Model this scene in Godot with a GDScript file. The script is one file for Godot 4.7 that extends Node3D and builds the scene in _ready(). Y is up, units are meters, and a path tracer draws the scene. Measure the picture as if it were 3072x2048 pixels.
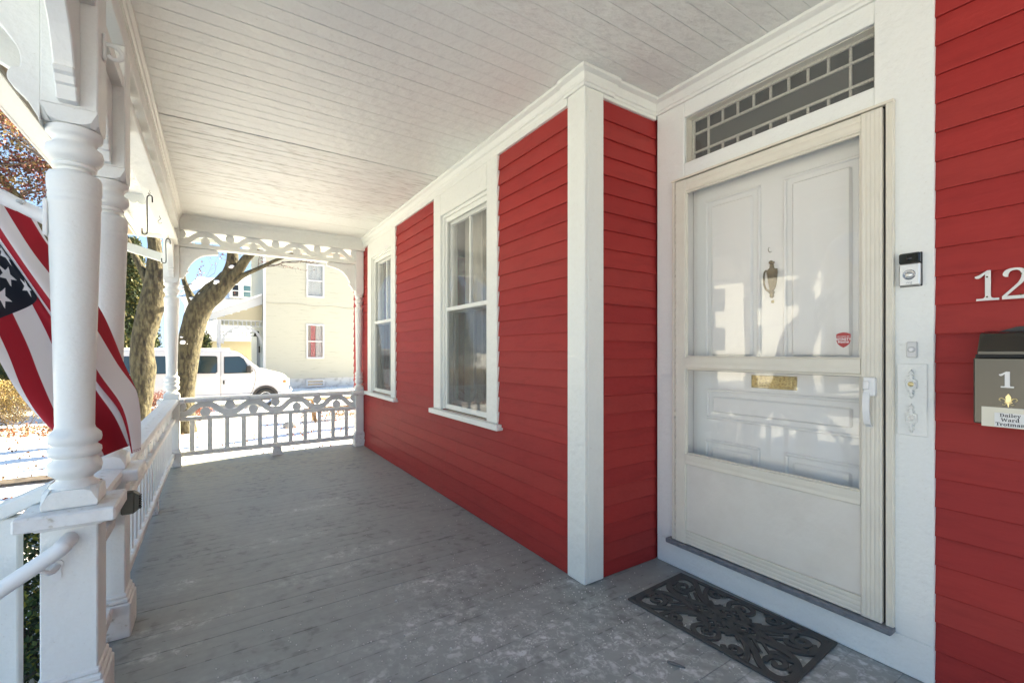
extends Node3D
# A covered front porch in winter: x runs from the street to the house, y up, D = -z runs along the porch away from the camera.

const WALL_X := 1.651      # bay wall
const DOOR_X := 2.235      # recessed door wall
const CEIL := 2.75
const GROUND := -0.72
var M := {}
var rng := RandomNumberGenerator.new()
var taken := {}

func _ready():
	rng.seed = 7
	# ---------------------------------------------------------------- camera, sky, sun, exposure
	var cam := Camera3D.new()
	cam.name = "camera"
	cam.projection = Camera3D.PROJECTION_FRUSTUM
	cam.near = 0.05
	cam.far = 900.0
	cam.size = 2.0 * 0.05 * 1024.0 / 1355.0
	cam.frustum_offset = Vector2(0.0, 0.05 * 32.0 / 1355.0)
	cam.position = Vector3(0, 1.25, 0)
	cam.rotation.y = -atan2(890.0, 1355.0)
	add_child(cam)
	cam.current = true
	var env := Environment.new()
	env.background_mode = Environment.BG_SKY
	var sky := Sky.new()
	var sm := ProceduralSkyMaterial.new()
	sm.sky_top_color = Color(0.52, 0.68, 0.85)
	sm.sky_horizon_color = Color(0.74, 0.84, 0.95)
	sm.sky_curve = 0.14
	sm.ground_bottom_color = Color(0.55, 0.56, 0.58)
	sm.ground_horizon_color = Color(0.7, 0.75, 0.82)
	sm.sun_angle_max = 1.0
	sky.sky_material = sm
	env.sky = sky
	env.background_energy_multiplier = 0.22
	env.tonemap_mode = Environment.TONE_MAPPER_LINEAR
	env.tonemap_exposure = 8.5
	env.sdfgi_enabled = true
	env.ssao_enabled = true
	env.ssil_enabled = true
	var we := WorldEnvironment.new()
	we.name = "environment"
	we.environment = env
	add_child(we)
	var sun := DirectionalLight3D.new()
	sun.name = "sun"
	sun.light_color = Color(1.0, 0.94, 0.80)
	sun.light_energy = 1.6
	sun.light_angular_distance = 0.5
	sun.shadow_enabled = true
	var az := deg_to_rad(15.0)
	var el := deg_to_rad(31.0)
	var from := Vector3(cos(az) * cos(el), sin(el), -sin(az) * cos(el))
	sun.look_at_from_position(from * 50.0, Vector3.ZERO)
	add_child(sun)
	# ---------------------------------------------------------------- setting, then things
	make_materials()
	make_ground()
	make_floor()
	make_ceiling()
	make_house()
	make_porch_frame()
	make_yellow_house()
	make_far_houses()
	make_trees()
	make_shrubs()
	make_van()
	make_door_things()
	make_porch_things()
	make_flag()
	make_small_stuff()

# ==================================================================== mesh building
class MB:
	var v := PackedVector3Array()
	var n := PackedVector3Array()
	var uv := PackedVector2Array()
	var c := PackedColorArray()
	var idx := PackedInt32Array()
	var has_uv := false
	var has_c := false

	func face(pts: Array, hint: Vector3, uvs: Array = []):
		var nn := Vector3.ZERO
		var k := pts.size()
		for i in k:
			var a: Vector3 = pts[i]
			var b: Vector3 = pts[(i + 1) % k]
			nn += Vector3((a.y - b.y) * (a.z + b.z), (a.z - b.z) * (a.x + b.x), (a.x - b.x) * (a.y + b.y))
		if nn.length() < 1e-12:
			return
		nn = nn.normalized()
		var flip := nn.dot(hint) < 0.0
		if flip:
			nn = -nn
		var at := v.size()
		for i in k:
			v.append(pts[i])
			n.append(nn)
			uv.append(uvs[i] if uvs.size() else Vector2.ZERO)
		for i in range(1, k - 1):
			if flip:
				idx.append_array([at, at + i, at + i + 1])
			else:
				idx.append_array([at, at + i + 1, at + i])

	func box(a: Vector3, b: Vector3, bev := 0.0, xf := Transform3D()):
		var mn := Vector3(minf(a.x, b.x), minf(a.y, b.y), minf(a.z, b.z))
		var mx := Vector3(maxf(a.x, b.x), maxf(a.y, b.y), maxf(a.z, b.z))
		var ce := (mn + mx) * 0.5
		var hf := (mx - mn) * 0.5
		bev = minf(bev, minf(hf.x, minf(hf.y, hf.z)) * 0.9)
		var p := func(s: Vector3, ax: int) -> Vector3:
			var q := Vector3(hf.x - bev, hf.y - bev, hf.z - bev)
			q[ax] = hf[ax]
			return xf * (ce + Vector3(q.x * s.x, q.y * s.y, q.z * s.z))
		for ax in 3:
			var u := (ax + 1) % 3
			var w := (ax + 2) % 3
			for sg in [-1.0, 1.0]:
				var pts := []
				for q in [[-1, -1], [1, -1], [1, 1], [-1, 1]]:
					var s := Vector3.ZERO
					s[ax] = sg; s[u] = q[0]; s[w] = q[1]
					pts.append(p.call(s, ax))
				var hn := Vector3.ZERO
				hn[ax] = sg
				face(pts, xf.basis * hn)
			if bev > 0.0:
				for su in [-1.0, 1.0]:
					for sw in [-1.0, 1.0]:
						var s0 := Vector3.ZERO
						s0[u] = su; s0[w] = sw; s0[ax] = -1
						var s1 := s0
						s1[ax] = 1
						var hn2 := Vector3.ZERO
						hn2[u] = su; hn2[w] = sw
						face([p.call(s0, u), p.call(s1, u), p.call(s1, w), p.call(s0, w)], xf.basis * hn2)
		if bev > 0.0:
			for sx in [-1.0, 1.0]:
				for sy in [-1.0, 1.0]:
					for sz in [-1.0, 1.0]:
						var s := Vector3(sx, sy, sz)
						face([p.call(s, 0), p.call(s, 1), p.call(s, 2)], xf.basis * s)

	# closed outline in the plane (o, au, av), given thickness along aw
	func prism(poly: PackedVector2Array, o: Vector3, au: Vector3, av: Vector3, aw: Vector3, smooth_sides := false, bev := 0.0):
		var tris := Geometry2D.triangulate_polygon(poly)
		var k := poly.size()
		var area := 0.0
		for i in k:
			area += poly[i].cross(poly[(i + 1) % k])
		var wn := aw.normalized()
		var inner := PackedVector2Array()
		if bev > 0.0:
			for i in k:
				var e0 := (poly[i] - poly[(i - 1 + k) % k]).normalized()
				var e1 := (poly[(i + 1) % k] - poly[i]).normalized()
				var t := (e0 + e1).normalized()
				var nin := Vector2(-t.y, t.x) * (1.0 if area > 0 else -1.0)
				inner.append(poly[i] + nin * bev)
		else:
			inner = poly
		for side in 2:
			var base := o + (aw if side == 1 else Vector3.ZERO)
			for t in range(0, tris.size(), 3):
				var pts := []
				for j in 3:
					var q: Vector2 = inner[tris[t + j]]
					pts.append(base + au * q.x + av * q.y)
				face(pts, wn if side == 1 else -wn)
		var b0 := wn * bev
		var b1 := aw - wn * bev
		for i in k:
			var a2: Vector2 = poly[i]
			var c2: Vector2 = poly[(i + 1) % k]
			var d := c2 - a2
			var out2 := Vector2(d.y, -d.x) * (1.0 if area > 0 else -1.0)
			var hint := au * out2.x + av * out2.y
			var p0 := o + au * a2.x + av * a2.y
			var p1 := o + au * c2.x + av * c2.y
			face([p0 + b0, p1 + b0, p1 + b1, p0 + b1], hint)
			if bev > 0.0:
				var q0 := o + au * inner[i].x + av * inner[i].y
				var q1 := o + au * inner[(i + 1) % k].x + av * inner[(i + 1) % k].y
				face([p0 + b0, p1 + b0, q1, q0], hint - wn * hint.length())
				face([p0 + b1, p1 + b1, q1 + aw, q0 + aw], hint + wn * hint.length())

	func lathe(prof: Array, ce: Vector3, seg := 28, axis := Basis(), wob := 0.0):
		var k := prof.size()
		var sn := []
		for i in k - 1:
			var d: Vector2 = prof[i + 1] - prof[i]
			sn.append(Vector2(d.y, -d.x).normalized())
		for i in k - 1:
			var n0: Vector2 = sn[i]
			var n1: Vector2 = sn[i]
			if i > 0 and sn[i - 1].dot(sn[i]) > 0.6:
				n0 = (sn[i - 1] + sn[i]).normalized()
			if i < k - 2 and sn[i + 1].dot(sn[i]) > 0.6:
				n1 = (sn[i + 1] + sn[i]).normalized()
			if (prof[i + 1] - prof[i]).length() < 1e-6:
				continue
			var at := v.size()
			for j in seg + 1:
				var a := TAU * j / seg
				var dr := Vector3(cos(a), 0, sin(a))
				var wf := 1.0 + wob * sin(a * 3.0 + prof[i].y * 40.0)
				var wf1 := 1.0 + wob * sin(a * 3.0 + prof[i + 1].y * 40.0)
				v.append(ce + axis * (dr * prof[i].x * wf + Vector3(0, prof[i].y, 0)))
				v.append(ce + axis * (dr * prof[i + 1].x * wf1 + Vector3(0, prof[i + 1].y, 0)))
				n.append(axis * (dr * n0.x + Vector3(0, n0.y, 0)))
				n.append(axis * (dr * n1.x + Vector3(0, n1.y, 0)))
				uv.append(Vector2(float(j) / seg, prof[i].y))
				uv.append(Vector2(float(j) / seg, prof[i + 1].y))
			for j in seg:
				var b := at + j * 2
				quad_idx(b, b + 1, b + 3, b + 2)

	func quad_idx(a: int, b: int, cc: int, d: int):
		var g := (v[b] - v[a]).cross(v[d] - v[a]) + (v[d] - v[cc]).cross(v[b] - v[cc])
		var nn := n[a] + n[b] + n[cc] + n[d]
		if g.dot(nn) > 0.0:
			idx.append_array([a, cc, b, a, d, cc])
		else:
			idx.append_array([a, b, cc, a, cc, d])

	func tube(pts: Array, rad: Array, seg := 10, caps := true, noise: FastNoiseLite = null, amp := 0.0):
		var k := pts.size()
		var up := Vector3.UP
		var d0: Vector3 = (pts[1] - pts[0]).normalized()
		if absf(d0.dot(up)) > 0.9:
			up = Vector3.RIGHT
		var sx := up.cross(d0).normalized()
		var at := v.size()
		for i in k:
			var d: Vector3
			if i == 0:
				d = d0
			elif i == k - 1:
				d = (pts[i] - pts[i - 1]).normalized()
			else:
				d = ((pts[i + 1] - pts[i]).normalized() + (pts[i] - pts[i - 1]).normalized()).normalized()
			sx = (sx - d * sx.dot(d)).normalized()
			var sy := d.cross(sx)
			for j in seg + 1:
				var a := TAU * j / seg
				var dr := sx * cos(a) + sy * sin(a)
				var r: float = rad[i]
				if noise:
					var q: Vector3 = pts[i] + dr * r
					r *= 1.0 + amp * noise.get_noise_3d(q.x, q.y * 0.35, q.z)
				v.append(pts[i] + dr * r)
				n.append(dr)
				uv.append(Vector2(float(j) / seg, i))
		for i in k - 1:
			for j in seg:
				quad_idx(at + i * (seg + 1) + j, at + i * (seg + 1) + j + 1, at + (i + 1) * (seg + 1) + j + 1, at + (i + 1) * (seg + 1) + j)
		if caps:
			for e in [0, k - 1]:
				var ring := []
				for j in seg:
					ring.append(v[at + e * (seg + 1) + j])
				var dd: Vector3 = (pts[0] - pts[1]) if e == 0 else (pts[k - 1] - pts[k - 2])
				face(ring, dd)

	# smooth sheet from a grid of points
	func sheet(g: Array, uvs: Array = []):
		var nu := g.size()
		var nv: int = g[0].size()
		var at := v.size()
		for i in nu:
			for j in nv:
				var du: Vector3 = g[mini(i + 1, nu - 1)][j] - g[maxi(i - 1, 0)][j]
				var dv: Vector3 = g[i][mini(j + 1, nv - 1)] - g[i][maxi(j - 1, 0)]
				v.append(g[i][j])
				n.append(du.cross(dv).normalized())
				uv.append(uvs[i][j] if uvs.size() else Vector2(float(i) / (nu - 1), float(j) / (nv - 1)))
		for i in nu - 1:
			for j in nv - 1:
				var a := at + i * nv + j
				quad_idx(a, a + nv, a + nv + 1, a + 1)

	func ball(ce: Vector3, r: Vector3, seg := 10, rows := 6):
		var g := []
		var at := v.size()
		for i in rows + 1:
			var t := PI * i / rows
			for j in seg + 1:
				var a := TAU * j / seg
				var d := Vector3(sin(t) * cos(a), cos(t), sin(t) * sin(a))
				v.append(ce + d * r)
				n.append((d / r).normalized())
				uv.append(Vector2.ZERO)
		for i in rows:
			for j in seg:
				quad_idx(at + i * (seg + 1) + j, at + i * (seg + 1) + j + 1, at + (i + 1) * (seg + 1) + j + 1, at + (i + 1) * (seg + 1) + j)

	func mesh() -> ArrayMesh:
		var arr := []
		arr.resize(Mesh.ARRAY_MAX)
		arr[Mesh.ARRAY_VERTEX] = v
		arr[Mesh.ARRAY_NORMAL] = n
		arr[Mesh.ARRAY_TEX_UV] = uv
		if has_c:
			arr[Mesh.ARRAY_COLOR] = c
		arr[Mesh.ARRAY_INDEX] = idx
		var m := ArrayMesh.new()
		m.add_surface_from_arrays(Mesh.PRIMITIVE_TRIANGLES, arr)
		return m

func P(x: float, y: float, d: float) -> Vector3:
	return Vector3(x, y, -d)

func numbered(nm: String) -> String:
	if not taken.has(nm):
		taken[nm] = 0
		return nm
	taken[nm] += 1
	return "%s_%03d" % [nm, taken[nm]]

func tag(o: Node3D, label: String, category: String, group := ""):
	o.set_meta("label", label)
	o.set_meta("category", category)
	if group:
		o.set_meta("group", group)

func thing(nm: String, label: String, category: String, at := Vector3.ZERO, group := "") -> Node3D:
	var o := Node3D.new()
	o.name = numbered(nm)
	add_child(o)
	o.position = at
	tag(o, label, category, group)
	return o

# one named mesh; geometry is given in world space and moved into its parent's space
func part(nm: String, mb, mt: Material, parent: Node3D = null) -> MeshInstance3D:
	var o := MeshInstance3D.new()
	o.mesh = mb.mesh() if mb is MB else mb
	o.material_override = mt
	if parent == null:
		o.name = numbered(nm)
		add_child(o)
	else:
		o.name = nm
		parent.add_child(o, true)
		if mb is MB:
			var off := Vector3.ZERO
			var q: Node = parent
			while q is Node3D and q != self:
				off += q.position
				q = q.get_parent()
			o.position = -off
	return o

func place(nm: String, shared: Mesh, mt: Material, parent: Node3D, at: Vector3) -> MeshInstance3D:
	var o := MeshInstance3D.new()
	o.mesh = shared
	o.material_override = mt
	o.name = nm
	parent.add_child(o, true)
	o.position = at - (parent.position if parent != self else Vector3.ZERO)
	return o

func structure(nm: String, mb, mt: Material) -> Node3D:
	var o: Node3D
	if mb == null:
		o = Node3D.new()
		o.name = nm
		add_child(o)
	else:
		o = part(nm, mb, mt)
	o.set_meta("kind", "structure")
	return o

func bx(a: Vector3, b: Vector3, bev := 0.003) -> MB:
	var m := MB.new()
	m.box(a, b, bev)
	return m

func arc(cx: float, cy: float, r: float, a0: float, a1: float, k: int) -> Array:
	var out := []
	for i in k + 1:
		var a := deg_to_rad(lerpf(a0, a1, float(i) / k))
		out.append(Vector2(cx + r * cos(a), cy + r * sin(a)))
	return out

# smooth polyline through points (Catmull-Rom)
func smooth(pts: Array, sub := 4) -> Array:
	var out := []
	var k := pts.size()
	for i in k - 1:
		var a = pts[maxi(i - 1, 0)]
		var b = pts[i]
		var c = pts[i + 1]
		var d = pts[mini(i + 2, k - 1)]
		for s in sub:
			var t := float(s) / sub
			out.append(0.5 * ((2.0 * b) + (c - a) * t + (2.0 * a - 5.0 * b + 4.0 * c - d) * t * t + (3.0 * b - a - 3.0 * c + d) * t * t * t))
	out.append(pts[k - 1])
	return out

func smoothf(vals: Array, sub := 4) -> Array:
	var out := []
	for i in vals.size() - 1:
		for s in sub:
			out.append(lerpf(vals[i], vals[i + 1], float(s) / sub))
	out.append(vals[-1])
	return out

# ==================================================================== materials
func fnl(sd: int, freq: float, oct := 4, type := FastNoiseLite.TYPE_SIMPLEX_SMOOTH) -> FastNoiseLite:
	var f := FastNoiseLite.new()
	f.seed = sd
	f.frequency = freq
	f.noise_type = type
	f.fractal_octaves = oct
	return f

func noise_img(f: FastNoiseLite, size: int, sy := 0) -> Image:
	var im := f.get_seamless_image(size, sy if sy else size, false, false, 0.15)
	im.convert(Image.FORMAT_L8)
	return im

# colour texture: ramp of [position, linear colour] over noise
func ramp_tex(f: FastNoiseLite, size: int, stops: Array, sy := 0) -> ImageTexture:
	var im := noise_img(f, size, sy)
	var lut := []
	for i in 256:
		var t := i / 255.0
		var col: Color = stops[0][1]
		for s in stops.size() - 1:
			if t >= stops[s][0]:
				var u := clampf((t - stops[s][0]) / maxf(stops[s + 1][0] - stops[s][0], 1e-5), 0, 1)
				col = stops[s][1].lerp(stops[s + 1][1], u)
		lut.append(col.linear_to_srgb())
	var src := im.get_data()
	var w := im.get_width()
	var hh := im.get_height()
	var out := PackedByteArray()
	out.resize(w * hh * 3)
	for i in w * hh:
		var col: Color = lut[src[i]]
		out[i * 3] = int(clampf(col.r, 0, 1) * 255)
		out[i * 3 + 1] = int(clampf(col.g, 0, 1) * 255)
		out[i * 3 + 2] = int(clampf(col.b, 0, 1) * 255)
	return ImageTexture.create_from_image(Image.create_from_data(w, hh, false, Image.FORMAT_RGB8, out))

func normal_tex(f: FastNoiseLite, size: int, strength: float, sy := 0) -> ImageTexture:
	var im := noise_img(f, size, sy)
	im.convert(Image.FORMAT_RGBA8)
	im.bump_map_to_normal_map(strength)
	return ImageTexture.create_from_image(im)

func mat(nm: String, col: Color, rough := 0.6, metal := 0.0) -> StandardMaterial3D:
	var m := StandardMaterial3D.new()
	m.resource_name = nm
	m.albedo_color = col.linear_to_srgb()
	m.roughness = rough
	m.metallic = metal
	M[nm] = m
	return m

func tri(m: StandardMaterial3D, scale: Vector3, tex: Texture2D = null, nrm: Texture2D = null, ns := 1.0):
	m.uv1_triplanar = true
	m.uv1_world_triplanar = true
	m.uv1_scale = scale
	if tex:
		m.albedo_texture = tex
	if nrm:
		m.normal_enabled = true
		m.normal_texture = nrm
		m.normal_scale = ns

func glass(nm: String, a: float, tint := Color(0.9, 0.95, 0.93)) -> StandardMaterial3D:
	var m := mat(nm, tint, 0.02)
	m.transparency = BaseMaterial3D.TRANSPARENCY_ALPHA
	m.albedo_color.a = a
	return m

func make_materials():
	var paint_n := normal_tex(fnl(3, 0.02, 5), 512, 5.0)
	var brush_n := normal_tex(fnl(5, 0.03, 4), 256, 4.0)
	var lump_n := normal_tex(fnl(9, 0.012, 5), 512, 9.0)
	var fleck := [[0.0, Color(0.74, 0.71, 0.66)], [0.09, Color(0.88, 0.86, 0.83)], [0.15, Color(0.975, 0.97, 0.96)], [0.5, Color(0.985, 0.985, 0.98)], [1.0, Color(1, 1, 1)]]
	var paint_t := ramp_tex(fnl(21, 0.05, 6), 512, fleck)
	var m := mat("white_paint", Color(0.80, 0.81, 0.775), 0.42)
	tri(m, Vector3(2.6, 2.6, 2.6), paint_t, lump_n, 0.35)
	m = mat("trim_paint", Color(0.80, 0.81, 0.755), 0.4)
	tri(m, Vector3(1.1, 1.1, 1.1), paint_t, paint_n, 0.35)
	m = mat("ceiling_paint", Color(0.81, 0.815, 0.765), 0.4)
	tri(m, Vector3(1.6, 1.6, 1.6), paint_t, lump_n, 0.35)
	m = mat("ceiling_cracked", Color(0.81, 0.815, 0.765), 0.38)
	tri(m, Vector3(0.8, 2.0, 3.0), paint_t, lump_n, 0.6)
	var grime := ramp_tex(fnl(33, 0.02, 6), 512, [[0.0, Color(0.60, 0.57, 0.53)], [0.22, Color(0.80, 0.78, 0.75)], [0.38, Color(0.95, 0.945, 0.935)], [0.62, Color(0.99, 0.985, 0.98)]])
	m = mat("ceiling_worn", Color(0.81, 0.815, 0.77), 0.45)
	tri(m, Vector3(0.5, 1.0, 2.2), grime, lump_n, 0.35)
	var weather := ramp_tex(fnl(37, 0.035, 6), 512, [[0.0, Color(0.55, 0.51, 0.44)], [0.17, Color(0.80, 0.77, 0.71)], [0.25, Color(0.95, 0.945, 0.93)], [0.6, Color(0.99, 0.985, 0.98)]])
	m = mat("weathered_paint", Color(0.79, 0.785, 0.76), 0.5)
	tri(m, Vector3(1.3, 1.3, 1.3), weather, lump_n, 0.6)
	# red siding: several tones
	var grain_n := normal_tex(fnl(41, 0.03, 4), 512, 3.0)
	var redt := ramp_tex(fnl(43, 0.008, 5), 512, [[0.0, Color(0.80, 0.78, 0.78)], [0.45, Color(0.97, 0.97, 0.97)], [1.0, Color(1, 1, 1)]])
	var tones := [Color(0.335, 0.028, 0.025), Color(0.350, 0.031, 0.027), Color(0.320, 0.026, 0.024), Color(0.342, 0.034, 0.029)]
	for i in 4:
		m = mat("red_%d" % i, tones[i], 0.55)
		m.metallic_specular = 0.35
		tri(m, Vector3(0.8, 4.0, 0.8), redt, grain_n, 0.22)
	m = mat("red_wall", Color(0.30, 0.025, 0.024), 0.6)
	# storm door aluminium
	var alm := ramp_tex(fnl(51, 0.01, 6), 512, [[0.0, Color(0.95, 0.945, 0.935)], [0.4, Color(0.985, 0.98, 0.975)], [0.62, Color(1, 1, 1)], [0.8, Color(1.0, 1.0, 1.0)]])
	m = mat("almond", Color(0.72, 0.68, 0.575), 0.38)
	tri(m, Vector3(1.5, 1.5, 1.5), alm)
	m = mat("almond_panel", Color(0.71, 0.675, 0.60), 0.42)
	tri(m, Vector3(1.2, 1.2, 1.2), alm, paint_n, 0.2)
	m = mat("door_white", Color(0.80, 0.785, 0.74), 0.35)
	tri(m, Vector3(0.8, 0.8, 0.8), null, brush_n, 0.08)
	mat("black_gap", Color(0.012, 0.012, 0.012), 0.7)
	m = mat("threshold_grey", Color(0.18, 0.19, 0.205), 0.5)
	tri(m, Vector3(3, 3, 3), ramp_tex(fnl(57, 0.03, 5), 256, [[0.0, Color(0.6, 0.6, 0.6)], [0.62, Color(1, 1, 1)], [0.72, Color(2.2, 2.2, 2.2)], [1.0, Color(2.4, 2.4, 2.4)]]), paint_n, 0.5)
	var br := ramp_tex(fnl(61, 0.03, 5), 256, [[0.0, Color(0.16, 0.10, 0.04)], [0.45, Color(0.6, 0.47, 0.20)], [1.0, Color(0.85, 0.72, 0.38)]])
	m = mat("brass", Color(0.55, 0.55, 0.52), 0.32, 0.9)
	tri(m, Vector3(9, 9, 9), br, paint_n, 0.4)
	m = mat("old_brass", Color(0.20, 0.18, 0.16), 0.42, 0.8)
	tri(m, Vector3(12, 12, 12), br, paint_n, 0.6)
	m = mat("steel", Color(0.10, 0.094, 0.082), 0.3, 1.0)
	m = mat("silver", Color(0.62, 0.62, 0.60), 0.34, 0.8)
	mat("gloss_black", Color(0.012, 0.012, 0.013), 0.08)
	mat("black_plastic", Color(0.02, 0.02, 0.02), 0.45)
	mat("black_iron", Color(0.012, 0.014, 0.013), 0.4, 0.3)
	mat("grey_plastic", Color(0.62, 0.62, 0.61), 0.35)
	mat("white_plastic", Color(0.80, 0.80, 0.78), 0.3)
	mat("box_green", Color(0.10, 0.105, 0.085), 0.5)
	mat("sticker_red", Color(0.42, 0.05, 0.045), 0.5)
	mat("sticker_white", Color(0.8, 0.78, 0.76), 0.5)
	mat("paper", Color(0.80, 0.79, 0.76), 0.7)
	mat("tape", Color(0.72, 0.68, 0.55), 0.4)
	mat("ink", Color(0.02, 0.02, 0.025), 0.6)
	m = mat("gilt", Color(0.75, 0.62, 0.32), 0.3, 0.8)
	mat("bone_white", Color(0.75, 0.73, 0.68), 0.45)
	glass("pane", 0.06).metallic_specular = 0.38
	glass("storm_glass", 0.05)
	m = mat("rubber", Color(0.085, 0.083, 0.077), 0.9)
	var rub := ramp_tex(fnl(71, 0.25, 2), 256, [[0.0, Color(0.5, 0.5, 0.5)], [0.55, Color(1, 1, 1)], [0.75, Color(2.6, 2.5, 2.4)], [1.0, Color(3.6, 3.5, 3.3)]])
	tri(m, Vector3(4, 4, 4), rub, normal_tex(fnl(73, 0.2, 2), 256, 6.0), 0.8)
	mat("dark_room", Color(0.36, 0.33, 0.28), 0.9)
	# snow and soil
	var snow_n := normal_tex(fnl(81, 0.012, 6), 512, 8.0)
	m = mat("snow", Color(1, 1, 1), 0.75)
	m.vertex_color_use_as_albedo = true
	tri(m, Vector3(0.55, 0.55, 0.55), ramp_tex(fnl(83, 0.02, 6), 1024, [[0.0, Color(0.10, 0.075, 0.05)], [0.21, Color(0.35, 0.30, 0.24)], [0.27, Color(0.93, 0.93, 0.94)], [1.0, Color(1, 1, 1)]]), snow_n, 0.9)
	m = mat("snow_clump", Color(0.86, 0.87, 0.88), 0.8)
	tri(m, Vector3(3, 3, 3), null, snow_n, 0.7)
	m = mat("wet_path", Color(0.16, 0.13, 0.10), 0.6)
	tri(m, Vector3(0.8, 0.8, 0.8), ramp_tex(fnl(85, 0.03, 5), 256, [[0.0, Color(0.5, 0.45, 0.4)], [0.6, Color(1, 1, 1)], [0.66, Color(4, 4, 4.1)], [1.0, Color(5, 5, 5)]]), snow_n, 0.5)
	m = mat("asphalt", Color(0.07, 0.07, 0.073), 0.8)
	tri(m, Vector3(0.5, 0.5, 0.5), ramp_tex(fnl(87, 0.05, 4), 256, [[0.0, Color(0.7, 0.7, 0.7)], [1.0, Color(1.4, 1.4, 1.4)]]))

func gy(x: float, d: float, f: FastNoiseLite) -> float:
	var y := GROUND + 0.035 * f.get_noise_2d(x * 1.0, d * 1.0) + 0.015 * f.get_noise_2d(x * 5.0 + 40.0, d * 5.0)
	y -= 0.05 * smoothstep(24.0, 30.0, d) * 0.0
	return y

func axis_steps(lo: float, a: float, b: float, hi: float, fine: float) -> Array:
	var out := []
	var x := a
	while x <= b + 1e-4:
		out.append(x)
		x += fine
	var st := fine
	x = b
	while x < hi:
		st *= 1.35
		x = minf(x + st, hi)
		out.append(x)
	st = fine
	x = a
	while x > lo:
		st *= 1.35
		x = maxf(x - st, lo)
		out.push_front(x)
	return out

func make_ground():
	var f := fnl(101, 0.35, 3)
	var patch := fnl(103, 0.22, 4)
	var xs := axis_steps(-300.0, -7.0, 6.0, 300.0, 0.11)
	var ds := axis_steps(-120.0, 5.5, 22.0, 420.0, 0.11)
	var mb := MB.new()
	mb.has_c = true
	var nx := xs.size()
	var nd := ds.size()
	mb.v.resize(nx * nd)
	mb.n.resize(nx * nd)
	mb.uv.resize(nx * nd)
	mb.c.resize(nx * nd)
	var e := 0.06
	for i in nx:
		for j in nd:
			var x: float = xs[i]
			var d: float = ds[j]
			var k := i * nd + j
			var y := gy(x, d, f)
			mb.v[k] = P(x, y, d)
			mb.n[k] = Vector3((y - gy(x + e, d, f)) / e, 1.0, -(y - gy(x, d + e, f)) / e).normalized()
			mb.uv[k] = Vector2(x, d)
			# bare soil and leaf mould show in patches, mostly under the hedge, at the trunks and along the porch
			var p := patch.get_noise_2d(x * 2.2, d * 2.2)
			var q := 0.0
			q = maxf(q, 0.75 - absf(d - 16.8) * 0.8 - maxf(0, x + 3.2) * 0.7)
			q = maxf(q, 0.9 - Vector2(x + 1.3, d - 12.2).length() * 0.9)
			q = maxf(q, 0.9 - Vector2(x + 0.7, d - 13.6).length() * 0.9)
			q = maxf(q, 0.85 - absf(d - 6.75) * 2.2)
			q = maxf(q, 0.6 - Vector2(x - 3.4, d - 15.0).length() * 0.6)
			var bare := smoothstep(0.35, 0.6, q + p * 0.55)
			var col := Color(0.87, 0.875, 0.88).lerp(Color(0.13, 0.095, 0.06), bare * 0.85)
			mb.c[k] = col
	for i in nx - 1:
		for j in nd - 1:
			var a := i * nd + j
			mb.idx.append_array([a, a + nd + 1, a + nd, a, a + 1, a + nd + 1])
	structure("ground", mb, M.snow)
	# shovelled walk and the street, each a sheet of its own a little above the snow
	var w := MB.new()
	w.face([P(-9.0, -0.674, 9.35), P(-1.7, -0.674, 9.62), P(-1.7, -0.674, 9.95), P(-9.0, -0.674, 9.8)], Vector3.UP)
	structure("path", w, M.wet_path)
	var r := MB.new()
	r.face([P(-19.0, -0.668, -60.0), P(-11.5, -0.668, -60.0), P(-11.5, -0.668, 160.0), P(-19.0, -0.668, 160.0)], Vector3.UP)
	structure("road", r, M.asphalt)

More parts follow.
